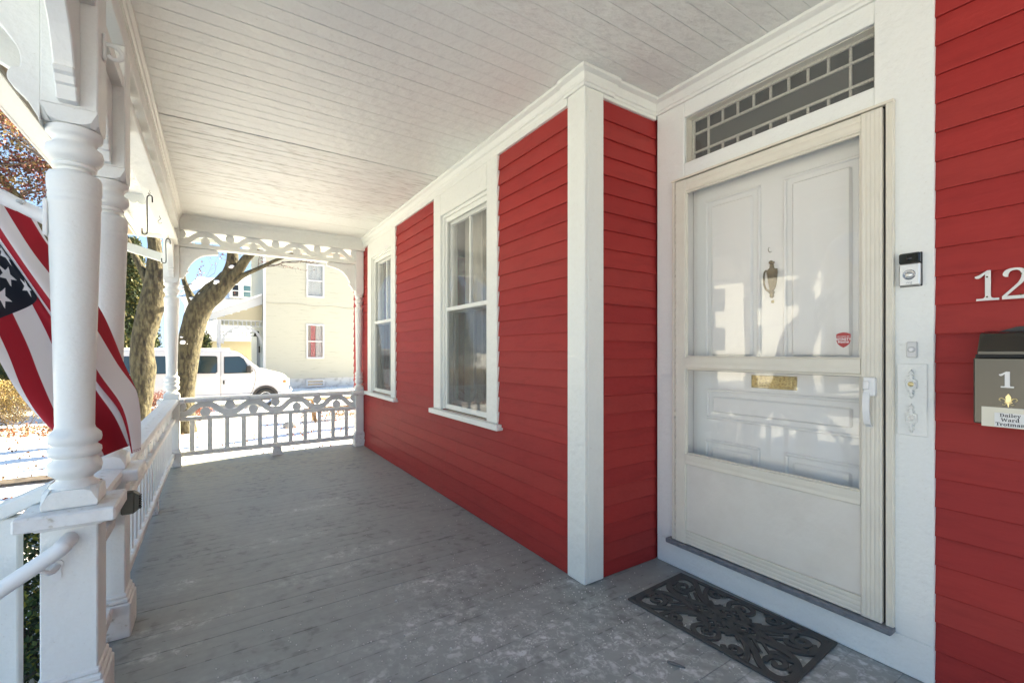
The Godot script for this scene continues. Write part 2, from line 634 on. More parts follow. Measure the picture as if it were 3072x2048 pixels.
# ------------------------------------------------------------------ porch floor: painted tongue-and-groove boards along x
func floor_texture() -> ImageTexture:
	var W := 2048   # along D, 0.4 .. 6.4
	var H := 1024   # along x, -0.5 .. 2.3
	var a := fnl(201, 0.0045, 5).get_image(W, H, false, false, false)
	var b := fnl(203, 0.03, 5).get_image(W, H, false, false, false)
	var c := fnl(205, 0.06, 3).get_image(W, H, false, false, false)
	var sf := fnl(207, 0.05, 4)
	var st := sf.get_image(W, 128, false, false, false)
	for im in [a, b, c, st]:
		im.convert(Image.FORMAT_L8)
	var A := a.get_data()
	var B := b.get_data()
	var C := c.get_data()
	var S := st.get_data()
	# salt-dried patches seen on the boards: D, x, size along x, size along D, strength
	var spots := []
	for q in [[2.9, 0.75, 0.20, 0.05, 0.8], [3.9, 0.62, 0.22, 0.04, 0.7], [4.05, 0.75, 0.12, 0.03, 0.6], [2.3, 0.95, 0.16, 0.05, 0.9], [2.25, 1.05, 0.22, 0.10, 0.7],
			[1.95, 0.82, 0.25, 0.10, 0.8], [1.75, 0.95, 0.30, 0.10, 1.0], [1.55, 1.15, 0.28, 0.10, 1.2], [1.35, 1.35, 0.25, 0.12, 1.2], [1.15, 1.5, 0.25, 0.15, 1.2], [1.7, 0.4, 0.14, 0.06, 1.0],
			[1.62, 0.15, 0.10, 0.05, 0.8], [2.0, 0.05, 0.10, 0.05, 0.8], [2.55, -0.15, 0.16, 0.04, 0.9], [3.0, -0.17, 0.09, 0.04, 0.9], [2.35, -0.2, 0.1, 0.03, 0.7], [1.85, 1.65, 0.13, 0.05, 1.0],
			[1.62, 1.55, 0.1, 0.06, 1.0], [0.95, 1.25, 0.3, 0.15, 1.1], [1.05, 0.9, 0.25, 0.12, 1.0], [1.3, 0.8, 0.22, 0.1, 0.9], [0.8, 1.7, 0.3, 0.2, 1.2], [1.45, 1.75, 0.12, 0.1, 0.8], [3.35, 0.4, 0.25, 0.06, 0.45], [2.7, 0.55, 0.3, 0.06, 0.4], [0.75, 2.1, 0.2, 0.12, 1.2], [1.9, 1.45, 0.08, 0.04, 0.9]]:
		spots.append(q)
	var mask := PackedFloat32Array()
	var mw := 256
	var mh := 128
	mask.resize(mw * mh)
	for j in mh:
		for i in mw:
			var d := 0.4 + 6.0 * i / mw
			var x := -0.5 + 2.8 * j / mh
			var s := 0.0
			for q in spots:
				var dx: float = (x - q[1]) / q[2]
				var dd: float = (d - q[0]) / q[3]
				s = maxf(s, q[4] * exp(-0.7 * (dx * dx + dd * dd)))
			s = maxf(s, 0.05 * (1.0 - smoothstep(1.0, 2.6, d)) * smoothstep(0.0, 1.0, x))
			mask[j * mw + i] = s
	var out := PackedByteArray()
	out.resize(W * H * 3)
	for j in H:
		var mj := (j * mh) / H
		for i in W:
			var k := j * W + i
			var na := A[k] / 255.0
			var nb := B[k] / 255.0
			var nc := C[k] / 255.0
			var ns := S[((j >> 3) & 127) * W + i] / 255.0
			var ms := mask[mj * mw + (i >> 3)]
			var d := 0.4 + 6.0 * i / W
			var g := 0.305 + 0.06 * (na - 0.5) + 0.05 * (nb - 0.5) + 0.045 * (ns - 0.5) + 0.03 * (nc - 0.5)
			var scuff := clampf((0.40 - nb) * 6.0, 0.0, 1.0) * clampf((0.52 - na) * 6.0, 0, 1)
			g = lerpf(g, 0.14, scuff * 0.55)
			var warm := clampf((d - 4.3) * 0.45, 0.0, 0.9) * clampf((nb - 0.38) * 3.0, 0, 1)
			var r := g * (0.955 + warm * 0.16)
			var gg := g * (1.0 + warm * 0.06)
			var bl := g * (0.96 - warm * 0.12)
			# paint worn open along the seams, in short dashes
			var sd := fmod(d + 2.19, 0.083)
			if minf(sd, 0.083 - sd) < 0.0022 and nb + (na - 0.5) * 0.6 < 0.385:
				r *= 0.6
				gg *= 0.6
				bl *= 0.6
			# crusted salt: lacy rims plus paler film
			var salt := 0.0
			if ms > 0.03:
				var rim := 1.0 - clampf(absf(nb - 0.52) * 26.0, 0.0, 1.0)
				var fill := clampf((nb + (nc - 0.5) * 0.5 - 0.62) * 7.0, 0.0, 1.0)
				var thin := 1.0 - clampf(absf(nc - 0.5) * 14.0, 0.0, 1.0)
				salt = clampf(ms * (rim * 0.42 + fill * 0.65 + thin * 0.04 + 0.10), 0.0, 0.85)
			r = lerpf(r, 0.74, salt)
			gg = lerpf(gg, 0.75, salt)
			bl = lerpf(bl, 0.75, salt)
			out[k * 3] = int(255.0 * pow(r, 0.4545))
			out[k * 3 + 1] = int(255.0 * pow(gg, 0.4545))
			out[k * 3 + 2] = int(255.0 * pow(bl, 0.4545))
	return ImageTexture.create_from_image(Image.create_from_data(W, H, false, Image.FORMAT_RGB8, out))

func make_floor():
	var m := mat("floor_paint", Color(1, 1, 1), 0.52)
	m.albedo_texture = floor_texture()
	m.texture_repeat = false
	m.normal_enabled = false
	var root := structure("porch_floor", bx(P(-0.44, -0.03, -2.2), P(2.26, -0.075, 6.31), 0.0), M.black_gap)
	var w := 0.083
	var d := -2.19
	var i := 0
	while d + w < 6.36:
		var mb := MB.new()
		var x1 := WALL_X + 0.012 if d > 1.80 else DOOR_X + 0.02
		var lift := rng.randf_range(-0.0005, 0.0005)
		var gap := 0.0001 + (0.0008 if rng.randf() < 0.15 else 0.0)
		var x0 := -0.50 + rng.randf_range(-0.004, 0.004)
		var a := P(x0, -0.028, d + gap)
		var b := P(x1, lift, d + w - gap)
		mb.box(a, b, 0.0010 if rng.randf() < 0.2 else 0.0004)
		for k in mb.v.size():
			mb.uv[k] = Vector2((-mb.v[k].z - 0.4) / 6.0, (mb.v[k].x + 0.5) / 2.8)
		part("floor_board", mb, m, root)
		d += w
		i += 1
	# rim under the edge of the boards
	var rim := MB.new()
	rim.box(P(-0.46, -0.031, -2.2), P(-0.43, -0.26, 6.30), 0.004)
	rim.box(P(-0.43, -0.031, 6.27), P(1.66, -0.26, 6.30), 0.004)
	part("rim_board", rim, M.white_paint, root)
	var lat := MB.new()
	lat.box(P(-0.40, -0.26, -2.0), P(-0.38, -0.80, 6.2), 0.0)
	lat.box(P(-0.38, -0.26, 6.2), P(1.66, -0.80, 6.22), 0.0)
	part("skirt_board", lat, M.trim_paint, root)

func make_ceiling():
	var root := structure("porch_ceiling", bx(P(-0.48, CEIL + 0.02, -2.2), P(2.4, CEIL + 0.05, 6.32), 0.0), M.ceiling_paint)
	var w := 0.0915
	var d := -2.0
	while d + w < 6.32:
		var mb := MB.new()
		var worn := d > 3.55
		var x1 := WALL_X + 0.01 if d > 1.78 else DOOR_X + 0.01
		var lift := rng.randf_range(-0.0008, 0.0008) + (rng.randf_range(-0.0022, 0.001) if worn else 0.0) + (rng.randf_range(-0.003, 0.001) if d < 1.7 else 0.0)
		var step := 0.0
		if d > 3.55 and d < 3.65:
			step = -0.004
		var gap := 0.0006 if not worn else 0.0011
		mb.box(P(-0.33, CEIL + lift + step, d + gap), P(x1, CEIL + 0.019, d + w - gap), 0.0018)
		part("ceiling_board", mb, M.ceiling_worn if worn and d < 5.2 else M.ceiling_cracked if d < 1.75 else M.ceiling_paint, root)
		if worn:   # bead along the middle of the board
			pass
		d += w
	# roof over the porch with its eave, out of which the soffit shows at the street side
	var roof := thing("porch_roof", "white boxed eave and roof over the porch, along the street side", "roof", P(-0.7, CEIL + 0.06, 2.0))
	var rb := MB.new()
	rb.prism(PackedVector2Array([Vector2(-1.06, 2.80), Vector2(2.6, 2.84), Vector2(2.6, 3.5), Vector2(-1.06, 2.9)]), P(0, 0, -2.4), Vector3.RIGHT, Vector3.UP, Vector3(0, 0, -9.35))
	part("roof_deck", rb, M.dark_room, roof)
	part("soffit", bx(P(-0.485, 2.69, -2.4), P(-0.80, 2.71, 6.93), 0.002), M.weathered_paint, roof)
	var bed := MB.new()
	bed.tube([P(-0.765, 2.665, -2.4), P(-0.765, 2.665, 6.9)], [0.026, 0.026], 12)
	part("bed_moulding", bed, M.trim_paint, roof)
	part("soffit_board", bx(P(-0.805, 2.640, -2.4), P(-0.875, 2.66, 6.92), 0.002), mat("soffit_wood", Color(0.36, 0.27, 0.17), 0.6), roof)
	part("soffit_strip", bx(P(-0.796, 2.632, -2.4), P(-0.804, 2.66, 6.92), 0.002), M.trim_paint, roof)
	var gut := MB.new()
	gut.prism(PackedVector2Array([Vector2(-0.876, 2.615), Vector2(-0.985, 2.612), Vector2(-1.02, 2.66), Vector2(-1.03, 2.72), Vector2(-1.04, 2.73), Vector2(-1.045, 2.70), Vector2(-1.03, 2.65), Vector2(-0.995, 2.602), Vector2(-0.876, 2.605)]), P(0, 0, -2.4), Vector3.RIGHT, Vector3.UP, Vector3(0, 0, -9.33))
	part("gutter", gut, M.white_paint, roof)
	var lip := MB.new()
	lip.box(P(-0.985, 2.598, -2.4), P(-1.002, 2.62, 6.93), 0.003)
	part("gutter_lip", lip, M.weathered_paint, roof)
	# eave return at the far end
	part("end_soffit", bx(P(-0.80, 2.685, 6.33), P(1.7, 2.705, 6.93), 0.002), M.trim_paint, roof)
	part("end_fascia", bx(P(-1.0, 2.64, 6.932), P(1.7, 2.80, 6.96), 0.003), M.trim_paint, roof)

# ------------------------------------------------------------------ the red house
func clapboard(parent: Node3D, o: Vector3, out: Vector3, along: Vector3, length: float, y0: float, ex: float, top: float):
	var t := minf(y0 + ex + 0.022, top)
	if t - y0 < 0.012:
		return
	var k := (t - y0) / (ex + 0.022)
	var j := rng.randf_range(-0.0012, 0.0012)
	var b := 0.0155 + rng.randf_range(-0.001, 0.0012)
	var poly := PackedVector2Array([Vector2(0.001, y0 + j), Vector2(b, y0 + j), Vector2(b + 0.0012, y0 + 0.003 + j), Vector2(lerpf(b, 0.003, k), t), Vector2(0.001, t)])
	var mb := MB.new()
	mb.prism(poly, o, out, Vector3.UP, along * length + Vector3.UP * rng.randf_range(-0.0022, 0.0022))
	part("clapboard", mb, M["red_%d" % rng.randi_range(0, 3)], parent)

func bars(mb: MB, list: Array, bev := 0.002):
	for q in list:
		mb.box(q[0], q[1], bev)

func make_house():
	var h := thing("red_house", "red clapboard house with white trim whose front wall and door face the porch", "house", P(1.7, 0, 1.8))
	# sheathing and the unlit rooms behind it
	var w := MB.new()
	var BW := 1.672
	var y1 := 3.8  # wall top is unseen, kept low so sun reaches the front yard
	var yb := GROUND - 0.2
	for q in [[1.826, 2.845, yb, y1], [3.646, 4.994, yb, y1], [5.762, 6.665, yb, y1]]:
		w.box(P(BW, q[2], q[0]), P(BW + 0.10, q[3], q[1]))
	for q in [[2.845, 3.646], [4.994, 5.762]]:
		w.box(P(BW, yb, q[0]), P(BW + 0.10, 0.74, q[1]))
		w.box(P(BW, 2.445, q[0]), P(BW + 0.10, y1, q[1]))
	w.box(P(BW + 0.10, yb, 1.826), P(2.36, y1, 1.93))       # return beside the door
	w.box(P(2.26, yb, 1.63), P(2.36, y1, 1.826))            # door wall
	w.box(P(2.26, yb, 0.70), P(2.36, 0.15, 1.63))
	w.box(P(2.26, 2.60, 0.70), P(2.36, y1, 1.63))
	w.box(P(2.26, 2.215, 0.70), P(2.36, 2.32, 1.63))
	w.box(P(2.26, yb, -6.0), P(2.36, y1, 0.70))
	w.box(P(BW + 0.10, yb, 6.56), P(10.0, y1, 6.665))       # far gable wall
	w.box(P(9.9, yb, -6.0), P(10.0, y1, 6.56))
	w.box(P(2.36, yb, -6.0), P(9.9, y1, -5.9))
	part("house_wall", w, M.red_wall, h)
	var rf := MB.new()
	rf.prism(PackedVector2Array([Vector2(1.3, 3.75), Vector2(10.4, 3.75), Vector2(5.85, 5.7)]), P(0, 0, -6.3), Vector3.RIGHT, Vector3.UP, Vector3(0, 0, -13.3))  # unseen roof, its low shape chosen to let sunlight onto the front yard
	part("roof", rf, mat("shingle_grey", Color(0.1, 0.1, 0.105), 0.8), h)
	part("room_floor", bx(P(2.38, -0.02, -5.9), P(9.9, 0.10, 6.55), 0.0), M.dark_room, h)
	part("room_ceiling", bx(P(2.38, 2.78, -5.9), P(9.9, 2.9, 6.55), 0.0), M.dark_room, h)
	part("room_floor", bx(P(1.78, -0.02, 1.94), P(2.379, 0.10, 6.55), 0.0), M.dark_room, h)
	part("room_ceiling", bx(P(1.78, 2.78, 1.94), P(2.379, 2.9, 6.55), 0.0), M.dark_room, h)
	part("room_wall", bx(P(4.2, 0.1, -5.9), P(4.3, 2.78, 6.55), 0.0), M.dark_room, h)
	# clapboards
	var ex := 0.1055
	var out := Vector3.LEFT
	var al := Vector3.FORWARD
	var y := 1.360 - 13 * ex
	while y < 2.62:
		var o := P(BW, 0, 0)
		if y < 0.665:
			var joint := 1.946
			while joint < 6.675:   # long courses are pieced from boards, with open butt joints
				var nxt := joint + rng.randf_range(1.3, 2.9)
				if nxt > 5.9:
					nxt = 6.675
				clapboard(h, P(BW, 0, joint + 0.0006), out, al, nxt - joint - 0.0012, maxf(y, 0.004), ex - maxf(0.0, 0.004 - y), 2.64)
				joint = nxt
		else:
			for sgm in [[1.946, 2.699], [3.794, 4.848], [5.910, 6.675]]:
				clapboard(h, P(BW, 0, sgm[0]), out, al, sgm[1] - sgm[0], y, ex, 2.64)
		y += ex
	y = 1.416 - 14 * 0.1025
	while y < 2.62:
		clapboard(h, P(1.791, 0, 1.826), Vector3.BACK, Vector3.RIGHT, 2.236 - 1.791, maxf(y, 0.004), 0.1025 - maxf(0.0, 0.004 - y), 2.655)
		y += 0.1025
	y = 1.209 - 12 * 0.1073
	while y < 2.7:
		clapboard(h, P(2.26, 0, 0.541), out, Vector3.BACK, 2.7, maxf(y, 0.004), 0.1073 - maxf(0.0, 0.004 - y), 2.74)
		y += 0.1073
	# corner boards, frieze, crown
	part("corner_board", bx(P(1.648, 0.002, 1.802), P(1.672, 2.69, 1.945), 0.004), M.trim_paint, h)
	part("corner_board", bx(P(1.6725, 0.002, 1.802), P(1.790, 2.69, 1.826), 0.004), M.trim_paint, h)
	part("frieze_board", bx(P(1.646, 2.632, 1.946), P(1.672, 2.70, 6.40), 0.003), M.trim_paint, h)
	part("frieze_board", bx(P(1.791, 2.652, 1.804), P(2.234, 2.70, 1.827), 0.003), M.trim_paint, h)
	var crown := PackedVector2Array([Vector2(0, 2.672), Vector2(0.026, 2.672), Vector2(0.030, 2.684), Vector2(0.037, 2.688), Vector2(0.040, 2.70), Vector2(0.054, 2.722), Vector2(0.072, 2.730), Vector2(0.078, 2.734), Vector2(0.078, 2.7492), Vector2(0, 2.7492)])
	var c := MB.new()
	c.prism(crown, P(BW, 0, 1.90), out, Vector3.UP, Vector3(0, 0, -4.42))
	part("crown_moulding", c, M.trim_paint, h)
	# mitred block of crown round the corner post
	var big := PackedVector2Array()
	for q in crown:
		big.append(Vector2(q.x + 0.010, q.y))
	big[0].x = 0.0
	big[9].x = 0.0
	c = MB.new()
	crown_loop(c, big, [Vector2(BW, 1.96), Vector2(BW, 1.826), Vector2(1.86, 1.826)], [Vector2(-1, 0), Vector2(-1, -1), Vector2(0, -1)])
	part("crown_moulding", c, M.trim_paint, h)
	c = MB.new()
	c.prism(crown, P(1.862, 0, 1.826), Vector3.BACK, Vector3.UP, Vector3(0.40, 0, 0))
	part("crown_moulding", c, M.trim_paint, h)
	var crown2 := PackedVector2Array()
	for q in crown:
		crown2.append(Vector2(q.x + (0.0 if q.x == 0.0 else 0.012), q.y))
	c = MB.new()
	c.prism(crown2, P(2.26, 0, 1.82), out, Vector3.UP, Vector3(0, 0, 4.0))
	part("crown_moulding", c, M.ceiling_paint, h)
	# door surround
	part("door_casing", bx(P(2.235, 0.150, 1.614), P(2.26, 2.678, 1.802), 0.003), M.white_paint, h)
	part("door_casing", bx(P(2.235, 0.150, 0.541), P(2.26, 2.678, 0.724), 0.003), M.white_paint, h)
	part("door_casing", bx(P(2.236, 2.587, 0.7245), P(2.26, 2.68, 1.6135), 0.003), M.white_paint, h)
	part("door_casing", bx(P(2.236, 2.215, 0.7245), P(2.26, 2.326, 1.6135), 0.003), M.white_paint, h)
	part("riser_board", bx(P(2.236, 0.002, 0.541), P(2.26, 0.1495, 1.802), 0.003), M.white_paint, h)
	part("threshold", bx(P(2.188, 0.146, 0.655), P(2.30, 0.173, 1.708), 0.006), M.threshold_grey, h)
	make_transom(h)
	window(h, 2.697, 3.796, "white trimmed double-hung window beside the corner post")
	window(h, 4.846, 5.912, "white trimmed double-hung window at the far end of the wall")
	make_storm_door(h)
	make_entry_door(h)

func crown_loop(mb: MB, prof: PackedVector2Array, path: Array, outs: Array):
	for i in path.size() - 1:
		for j in prof.size():
			var a := prof[j]
			var b := prof[(j + 1) % prof.size()]
			var f := func(k: int, q: Vector2) -> Vector3:
				var p: Vector2 = path[k] + outs[k] * q.x
				return P(p.x, q.y, p.y)
			var d := b - a
			var mid: Vector2 = (outs[i] + outs[i + 1]).normalized()
			var o2 := Vector2(d.y, -d.x)
			mb.face([f.call(i, a), f.call(i, b), f.call(i + 1, b), f.call(i + 1, a)], P(mid.x * o2.x, o2.y, mid.y * o2.x))

# one sheet of glass facing the street
func sheet_glass(x: float, y0: float, y1: float, d0: float, d1: float) -> MB:
	var m := MB.new()
	m.face([P(x, y0, d0), P(x, y1, d0), P(x, y1, d1), P(x, y0, d1)], Vector3.LEFT)
	return m

func lace_texture() -> ImageTexture:
	var s := 256
	var im := Image.create(s, s, false, Image.FORMAT_RGB8)
	for j in s:
		for i in s:
			var u := float(i) / s
			var v := float(j) / s
			var a := 0.25 + 0.20 * sin(TAU * v)
			var b := 0.75 - 0.20 * sin(TAU * v)
			var d := minf(absf(u - a), absf(u - b))
			var l := clampf(1.0 - d / 0.035, 0, 1)
			var weave := 0.04 * sin(i * 1.4) * sin(j * 1.4)
			var g := 0.62 + 0.36 * l + weave
			im.set_pixel(i, j, Color(g, g * 0.985, g * 0.93))
	return ImageTexture.create_from_image(im)

func window(h: Node3D, d0: float, d1: float, label: String):
	if not M.has("curtain"):
		var cm := mat("curtain", Color(0.38, 0.355, 0.285), 0.9)
		cm.backlight_enabled = true
		cm.backlight = Color(0.3, 0.3, 0.27)
		var lm := mat("lace", Color(0.42, 0.40, 0.33), 0.9)
		lm.albedo_texture = lace_texture()
		lm.uv1_scale = Vector3(2.2, 6.0, 1)
		mat("sash_grey", Color(0.42, 0.42, 0.41), 0.4)
		var sc := mat("screen", Color(0.035, 0.034, 0.03), 0.8)
		sc.transparency = BaseMaterial3D.TRANSPARENCY_ALPHA
		sc.albedo_color.a = 0.5
		var dust := mat("sill_dirt", Color(0.45, 0.37, 0.24), 0.85)
		tri(dust, Vector3(4, 4, 4), ramp_tex(fnl(91, 0.03, 5), 256, [[0.0, Color(0.55, 0.5, 0.4)], [0.5, Color(1, 1, 1)], [1.0, Color(1.5, 1.5, 1.45)]]))
	var w := Node3D.new()
	w.name = "window"
	h.add_child(w, true)
	w.position = P(1.65, 0.7, d0) - h.position
	w.set_meta("label", label)
	var X := 1.645
	var i0 := d0 + 0.148
	var i1 := d1 - 0.150
	part("casing", bx(P(X, 0.748, d0), P(1.6725, 2.631, i0), 0.003), M.trim_paint, w)
	part("casing", bx(P(X, 0.748, i1), P(1.6725, 2.631, d1), 0.003), M.trim_paint, w)
	part("casing", bx(P(X + 0.001, 2.44, i0 + 0.0005), P(1.6725, 2.631, i1 - 0.0005), 0.003), M.trim_paint, w)
	var sill := MB.new()
	sill.box(P(1.612, 0.706, d0 - 0.045), P(1.70, 0.747, d1 + 0.04), 0.004)
	part("sill", sill, M.trim_paint, w)
	part("sill_ledge", bx(P(1.70, 0.74, i0), P(1.80, 0.757, i1), 0.002), M.sill_dirt, w)
	var jm := MB.new()
	bars(jm, [[P(1.665, 0.757, i0), P(1.80, 2.44, i0 + 0.022)], [P(1.665, 0.757, i1 - 0.022), P(1.80, 2.44, i1)], [P(1.665, 2.415, i0 + 0.022), P(1.80, 2.44, i1 - 0.022)]])
	part("jamb", jm, M.trim_paint, w)
	var a := i0 + 0.022
	var b := i1 - 0.022
	# outer storm frame
	var sf := MB.new()
	bars(sf, [[P(1.682, 0.76, a), P(1.70, 2.415, a + 0.028)], [P(1.682, 0.76, b - 0.028), P(1.70, 2.415, b)], [P(1.682, 2.375, a + 0.028), P(1.70, 2.415, b - 0.028)], [P(1.682, 1.605, a + 0.028), P(1.70, 1.637, b - 0.028)], [P(1.682, 0.76, a + 0.028), P(1.70, 0.80, b - 0.028)]], 0.002)
	part("storm_frame", sf, M.trim_paint, w)
	part("storm_pane", sheet_glass(1.690, 1.637, 2.375, a + 0.028, b - 0.028), M.pane, w)
	part("storm_pane", sheet_glass(1.690, 0.80, 1.605, a + 0.028, b - 0.028), M.pane, w)
	# sashes
	var mid := (a + b) * 0.5
	var us := MB.new()
	bars(us, [[P(1.72, 1.60, a), P(1.752, 2.415, a + 0.045)], [P(1.72, 1.60, b - 0.045), P(1.752, 2.415, b)], [P(1.72, 2.355, a + 0.045), P(1.752, 2.415, b - 0.045)], [P(1.72, 1.60, a + 0.045), P(1.752, 1.635, b - 0.045)], [P(1.722, 1.635, mid - 0.011), P(1.748, 2.355, mid + 0.011)]], 0.003)
	part("upper_sash", us, M.trim_paint, w)
	for q in [[a + 0.045, mid - 0.011], [mid + 0.011, b - 0.045]]:
		part("pane", sheet_glass(1.735, 1.635, 2.355, q[0], q[1]), M.pane, w)
	var ls := MB.new()
	bars(ls, [[P(1.755, 0.757, a), P(1.788, 1.60, a + 0.045)], [P(1.755, 0.757, b - 0.045), P(1.788, 1.60, b)], [P(1.755, 0.757, a + 0.045), P(1.788, 0.83, b - 0.045)], [P(1.755, 1.59, a + 0.045), P(1.788, 1.625, b - 0.045)], [P(1.757, 0.83, mid - 0.011), P(1.784, 1.59, mid + 0.011)]], 0.003)
	part("lower_sash", ls, M.sash_grey, w)
	for q in [[a + 0.045, mid - 0.011], [mid + 0.011, b - 0.045]]:
		part("pane", sheet_glass(1.770, 0.83, 1.59, q[0], q[1]), M.pane, w)
	var scr := MB.new()
	scr.face([P(1.705, 0.80, a + 0.028), P(1.705, 1.605, a + 0.028), P(1.705, 1.605, b - 0.028), P(1.705, 0.80, b - 0.028)], Vector3.LEFT)
	part("insect_screen", scr, M.screen, w)
	for s in 2:
		var grid := []
		var uvs := []
		var c0 := a - 0.03 if s == 0 else mid - 0.02
		var c1 := mid + 0.02 if s == 0 else b + 0.03
		for i in 41:
			var row := []
			var ur := []
			var t := i / 40.0
			for j in 13:
				var yy := lerpf(0.70, 2.46, j / 12.0)
				row.append(P(1.86 + 0.02 * s + 0.016 * sin(t * 19.0 + s * 2.0 + 0.4 * sin(yy * 2.0)) + 0.006 * sin(t * 43.0), yy, lerpf(c0, c1, t)))
				ur.append(Vector2(t, yy * 0.6))
			grid.append(row)
			uvs.append(ur)
		var cu := MB.new()
		cu.sheet(grid, uvs)
		part("curtain", cu, M.lace if s == 0 else M.curtain, w)

func make_transom(h: Node3D):
	var t := Node3D.new()
	t.name = "transom_window"
	h.add_child(t, true)
	t.position = P(2.25, 2.3, 1.17) - h.position
	t.set_meta("label", "long transom window with a border of small dark panes")
	var d0 := 0.7245
	var d1 := 1.6135
	var y0 := 2.326
	var y1 := 2.587
	var rv := MB.new()
	bars(rv, [[P(2.2605, y0 - 0.005, d1 - 0.002), P(2.37, y1 + 0.005, d1 + 0.02)], [P(2.2605, y0 - 0.005, d0 - 0.02), P(2.37, y1 + 0.005, d0 + 0.002)], [P(2.2605, y1 - 0.002, d0 + 0.003), P(2.37, y1 + 0.012, d1 - 0.003)], [P(2.2605, y0 - 0.012, d0 + 0.003), P(2.37, y0 + 0.002, d1 - 0.003)]], 0.0)
	part("reveal", rv, M.almond, t)
	part("storm_pane", sheet_glass(2.246, y0, y1, d0, d1), M.pane, t)
	# muntins stand 5 cm behind the outer pane
	var X := 2.30
	var tm := mat("muntin_paint", Color(0.50, 0.475, 0.42), 0.5)
	tri(tm, Vector3(9, 9, 9), ramp_tex(fnl(95, 0.05, 4), 256, [[0.0, Color(0.35, 0.33, 0.3)], [0.4, Color(0.8, 0.8, 0.78)], [1.0, Color(1.15, 1.15, 1.1)]]))
	var e0 := d0 + 0.022
	var e1 := d1 - 0.022
	var ya := y0 + 0.006
	var yb := y1 - 0.016
	var sash := MB.new()
	bars(sash, [[P(X, y0 - 0.004, d0 + 0.003), P(X + 0.02, y1, e0)], [P(X, y0 - 0.004, e1), P(X + 0.02, y1, d1 - 0.003)], [P(X, yb, e0), P(X + 0.02, y1, e1)], [P(X, y0 - 0.004, e0), P(X + 0.02, ya, e1)]], 0.002)
	part("sash", sash, tm, t)
	var cols := []
	for i in 11:
		cols.append(lerpf(e0, e1, i / 10.0))
	var r1 := ya + 0.062
	var r2 := yb - 0.072
	for yy in [r1, r2]:
		part("muntin", bx(P(X + 0.001, yy - 0.0065, e0), P(X + 0.019, yy + 0.0065, e1), 0.002), tm, t)
	for i in range(1, 10):
		var full := i == 1 or i == 9
		if full:
			part("muntin", bx(P(X + 0.0015, ya, cols[i] - 0.0055), P(X + 0.0185, yb, cols[i] + 0.0055), 0.002), tm, t)
		else:
			part("muntin", bx(P(X + 0.0015, r2, cols[i] - 0.0055), P(X + 0.0185, yb, cols[i] + 0.0055), 0.002), tm, t)
			part("muntin", bx(P(X + 0.0015, ya, cols[i] - 0.0055), P(X + 0.0185, r1, cols[i] + 0.0055), 0.002), tm, t)
	var pm := mat("stained_pane", Color(0.022, 0.021, 0.018), 0.6)
	var fm := mat("frosted_pane", Color(0.06, 0.059, 0.05), 0.7)
	for i in 10:
		part("pane", bx(P(X + 0.011, r2, cols[i]), P(X + 0.013, yb, cols[i + 1]), 0.0), pm, t)
		part("pane", bx(P(X + 0.011, ya, cols[i]), P(X + 0.013, r1, cols[i + 1]), 0.0), pm, t)
	part("pane", bx(P(X + 0.011, r1, cols[0]), P(X + 0.013, r2, cols[1]), 0.0), pm, t)
	part("pane", bx(P(X + 0.011, r1, cols[9]), P(X + 0.013, r2, cols[10]), 0.0), pm, t)
	part("pane", bx(P(X + 0.011, r1, cols[1]), P(X + 0.013, r2, cols[9]), 0.0), fm, t)

# grooved aluminium bar: profile across d (or y), standing out of the wall by th
func fluted(a: float, b: float, back: float, front: float, grooves: int) -> PackedVector2Array:
	var p := PackedVector2Array()
	p.append(Vector2(a, back))
	p.append(Vector2(a, front + 0.003))
	p.append(Vector2(a + 0.003, front))
	var st := (b - a - 0.012) / grooves
	for i in grooves:
		var q := a + 0.006 + st * i
		p.append(Vector2(q, front))
		p.append(Vector2(q + st * 0.3, front + 0.0014))
		p.append(Vector2(q + st * 0.6, front))
	p.append(Vector2(b - 0.003, front))
	p.append(Vector2(b, front + 0.003))
	p.append(Vector2(b, back))
	return p

